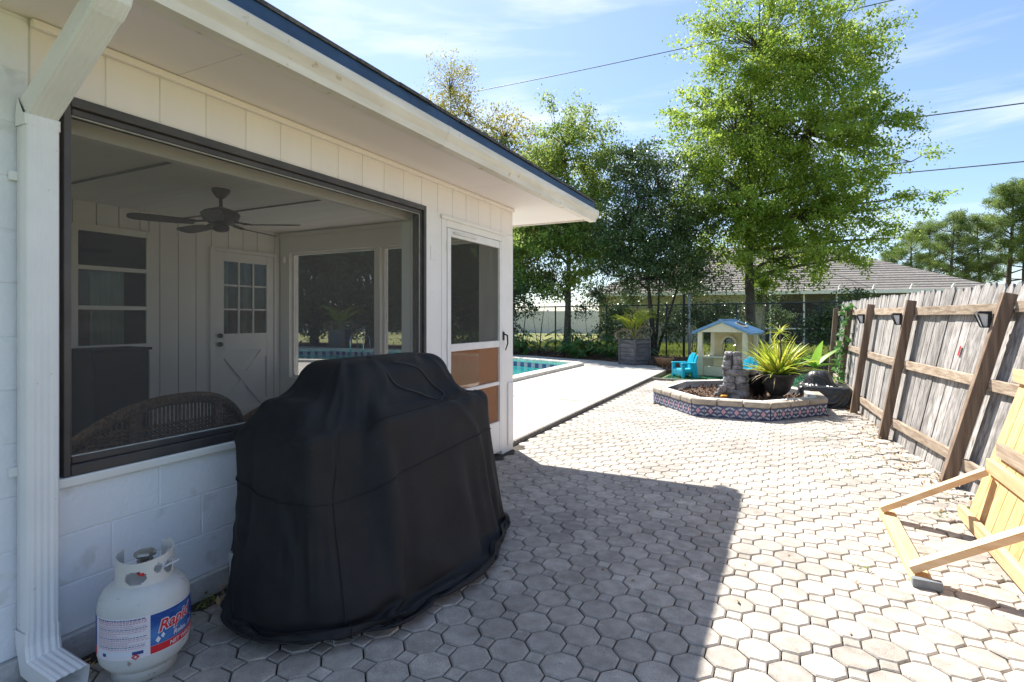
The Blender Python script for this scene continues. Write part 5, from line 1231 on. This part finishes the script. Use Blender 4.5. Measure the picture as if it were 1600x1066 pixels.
m = MB(); st_ = .075; nn = int((cL + FH) / st_)
for i in range(nn):
    for s in (1, -1):
        u0 = i * st_ - FH if s > 0 else i * st_; u1 = u0 + s * FH; z0, z1 = 0.0, FH
        lo, hi = (u0, u1) if u0 < u1 else (u1, u0)
        if hi < 0 or lo > cL: continue
        def pt(u): return cl0 + cd * u + Vector((0, 0, (u - u0) * s))
        a_, b_ = max(lo, 0), min(hi, cL); m.bar(pt(a_), pt(b_), .0035, .0035)
m.build('wire_mesh', link_m, cf, kind='stuff')
# white vinyl fence far left
vf = thing('vinyl_fence', 'white vinyl privacy fence far beyond the lawn on the left', 'fence', (-25, 44, 0))
a = Vector((-44, 38, 0)); b = Vector((-13.2, 45, 0)); ln = (b - a).length; dn = (b - a).normalized(); K = int(ln / 1.85)
for i in range(K):
    p0 = a + dn * (ln * i / K + .07); p1 = a + dn * (ln * (i + 1) / K - .07); MB().bar(p0 + Vector((0, 0, 1.0)), p1 + Vector((0, 0, 1.0)), .05, 1.95).build('panel', vinyl_m, vf)
    MB().bar(a + dn * (ln * i / K) + Vector((0, 0, -.1)), a + dn * (ln * i / K) + Vector((0, 0, 2.1)), .13, .13, up=(1, 0, 0)).build('post', vinyl_m, vf)
# neighbour's house
nb = thing('neighbour_house', 'cream neighbour house with tan shingle hip roof and screened porch', 'house', (0, 38, 0))
q0 = Vector((-10.4, 32.5, 0)); ax = Vector((.985, .17, 0)).normalized(); ay = Vector((-ax.y, ax.x, 0))
def nbp(u, v, z): return q0 + ax * u + ay * v + Vector((0, 0, z))
def nbbox(name, mat, u0, u1, v0, v1, z0, z1, parent=nb):
    v = [nbp(u, vv, z) for z in (z0, z1) for u, vv in ((u0, v0), (u1, v0), (u1, v1), (u0, v1))]
    return MB().add(v, [(0, 3, 2, 1), (4, 5, 6, 7), (0, 1, 5, 4), (1, 2, 6, 5), (2, 3, 7, 6), (3, 0, 4, 7)]).build(name, mat, parent)
EV = 2.85
nbbox('wall', nb_wall, 0, 9.4, 0, 9, -.1, EV); nbbox('wall', nb_grey, 9.401, 19.5, 2.6, 9, -.1, EV)
wn = nbbox('window', vinyl_m, .9, 2.0, -.06, -.001, .9, 2.2); nbbox('pane', glass_m, .98, 1.92, -.08, -.061, .98, 1.52, wn); nbbox('pane', glass_m, .98, 1.92, -.08, -.061, 1.58, 2.12, wn); nbbox('sill', vinyl_m, .8, 2.1, -.12, -.061, .82, .9, wn)
nbbox('dark_panel', dark_m, 9.8, 13.4, 2.55, 2.599, 0, 2.3); nbbox('dark_panel', dark_m, 14.2, 18.4, 2.55, 2.599, 0, 2.3)  # near-black panels on the wall, painting the shade behind the arches
for u0, u1 in ((9.8, 13.4), (14.2, 18.4)):
    N = 16; m = MB()
    for i in range(N):
        t0, t1 = i / N, (i + 1) / N; f = lambda t: 1.75 + .55 * math.sin(math.pi * t) ** .6
        m.add([nbp(u0 + (u1 - u0) * t0, 2.5, f(t0)), nbp(u0 + (u1 - u0) * t1, 2.5, f(t1)), nbp(u0 + (u1 - u0) * t1, 2.5, EV), nbp(u0 + (u1 - u0) * t0, 2.5, EV),
               nbp(u0 + (u1 - u0) * t0, 2.6, f(t0)), nbp(u0 + (u1 - u0) * t1, 2.6, f(t1)), nbp(u0 + (u1 - u0) * t1, 2.6, EV), nbp(u0 + (u1 - u0) * t0, 2.6, EV)], [(0, 1, 2, 3), (7, 6, 5, 4), (0, 4, 5, 1)])
    m.build('arch_spandrel', nb_grey, nb)
    for u in (u0 - .4, u1): nbbox('arch_pier', nb_grey, u, u + .4, 2.45, 2.598, -.1, EV)
o_ = .7; NL = 19.5; rz_ = 6.0
rv = [nbp(-o_, -o_, EV), nbp(NL + o_, -o_, EV), nbp(NL + o_, 9 + o_, EV), nbp(-o_, 9 + o_, EV), nbp(6.5, 4.5, rz_), nbp(12.6, 4.5, rz_)]
rf = MB().add(rv, [(0, 1, 5, 4), (1, 2, 5), (2, 3, 4, 5), (3, 0, 4), (3, 2, 1, 0)]).build('roof', nb_roof, nb)
# shingle courses as thin overlapping strips on the slope that faces the yard
for k in range(22):
    t0, t1 = k / 22, (k + 1.1) / 22
    if t1 > 1: t1 = 1
    p = [rv[0].lerp(rv[4], t0), rv[1].lerp(rv[5], t0), rv[1].lerp(rv[5], t1), rv[0].lerp(rv[4], t1)]; up = Vector((0, -.01, .035))
    MB().add([p[0] + up, p[1] + up, p[2] + up * .2, p[3] + up * .2, p[0], p[1]], [(0, 1, 2, 3), (4, 5, 1, 0)]).build('shingle_course', nb_roof, rf)
nbbox('fascia', vinyl_m, -o_, NL + o_, -o_ - .1, -o_ - .01, EV - .16, EV + .02)
for i, u in enumerate((9.6, 11.3, 12.9, 14.5, 16.2, 18.0, 19.4)):
    po_ = nbbox('screen_post', vinyl_m, u, u + .09, -.32, -.23, -.1, EV - .1)
    MB().bar(nbp(u + .045, -.3, EV - .2), nbp(u + .045, -.95, EV + .28), .07, .07).build('brace', vinyl_m, po_)
nbbox('screen_rail', vinyl_m, 9.4, 19.45, -.31, -.25, .75, .82); nbbox('porch_screen', screen_m, 9.41, 19.45, -.28, -.279, -.05, EV - .1)
# overhead cables
def cable(label, a, b, sag, r):
    pts = [Vector(a).lerp(Vector(b), i / 40) - Vector((0, 0, sag * 4 * (i / 40) * (1 - i / 40))) for i in range(41)]
    tag(MB().tube(pts, r, 6).build('power_cable', wire_m, smooth=True), label, 'cable', 'overhead cables')
def ext(a, b, e0, e1): a, b = Vector(a), Vector(b); return a - (b - a) * e0, b + (b - a) * e1
cable('topmost overhead cable crossing above the house roof', *ext((-19.9, 34.8, 18.6), (3.9, 30.0, 16.2), .6, .4), .5, .025)
cable('middle overhead cable passing through the oak crown', *ext((-16.5, 42.1, 14.9), (8.5, 29.0, 10.3), .5, .3), .4, .026)
cable('lowest overhead cable on the right above the pines', *ext((-14, 48, 13.0), (9.3, 31.6, 8.6), .2, .3), .5, .028)
# pines
def pine(seed):
    g = np.random.default_rng(seed); r_ = random.Random(seed); t = MB(); P = []; Hh = r_.uniform(12.2, 13.4); bend = r_.uniform(-.5, .5)
    tr = [Vector((bend * math.sin(f * 2.2), .2 * math.sin(f * 5), Hh * f)) for f in (-.01, .2, .4, .6, .8, 1)]
    t.tube(tr, [.26, .23, .19, .15, .1, .04], 8)
    for i in range(24):
        f = .36 + .64 * (i / 23); z = Hh * f; az = i * 2.4 + r_.uniform(-.6, .6); ln = (1.1 - .75 * (i / 23) ** 2) * r_.uniform(1.6, 3.4); d = Vector((math.cos(az), math.sin(az), r_.uniform(.15, .75)))
        b = Vector((bend * math.sin(f * 2.2), 0, z)); e = b + d * ln; t.tube([b, b + d * ln * .5 - Vector((0, 0, .2)), e], [.07, .045, .02], 5)
        for k in range(r_.randint(6, 9)):
            c = b.lerp(e, r_.uniform(.5, 1.12)) + Vector((r_.uniform(-.8, .8), r_.uniform(-.8, .8), r_.uniform(-.1, .6))); rad = r_.uniform(.4, .7)
            t.tube([b.lerp(e, .6), c], [.025, .01], 4, cap=False)
            q_ = g.normal(size=(170, 3)); q_ /= np.linalg.norm(q_, axis=1)[:, None]; q_ *= (g.random(170) ** .4)[:, None] * rad; q_[:, 2] *= .7; P.append(np.array(c) + q_)
    P = np.vstack(P); V, F = leaves(P, .2, g, .2, -.1); return t, V, F
pm = []
ppos = [(12.4, 74, .82), (16.3, 75.5, .98), (15.0, 79, .9), (19.0, 77, .92), (21.8, 78.4, 1.22), (23.8, 80, 1.2), (26.5, 79, 1.25), (10.8, 77, .7)]
plb = ['pine tree leftmost of the pine group above the fence', 'round topped pine in the middle of the pine group', 'pine half hidden behind the two left pines', 'pine left of the tallest pines', 'tallest pine near the right edge', 'tall pine just right of the tallest pine', 'pine at the far right edge of the picture', 'small pine showing low over the neighbour roof']
for i, (x, y, s) in enumerate(ppos):
    t = thing('pine_tree', plb[i], 'pine tree', (x, y, -.1), i * 1.7, 'pines beyond the board fence'); t.scale = (s,) * 3
    if i < 3:
        tr, V, F = pine(300 + i); a = tr.build('trunk', bark_m, t, local=True, smooth=True); b = np_mesh('crown', V, F, pine_l, t); pm.append((a, b))
    else:
        for o in pm[i % 3]: c = o.copy(); COL.objects.link(c); c.parent = t
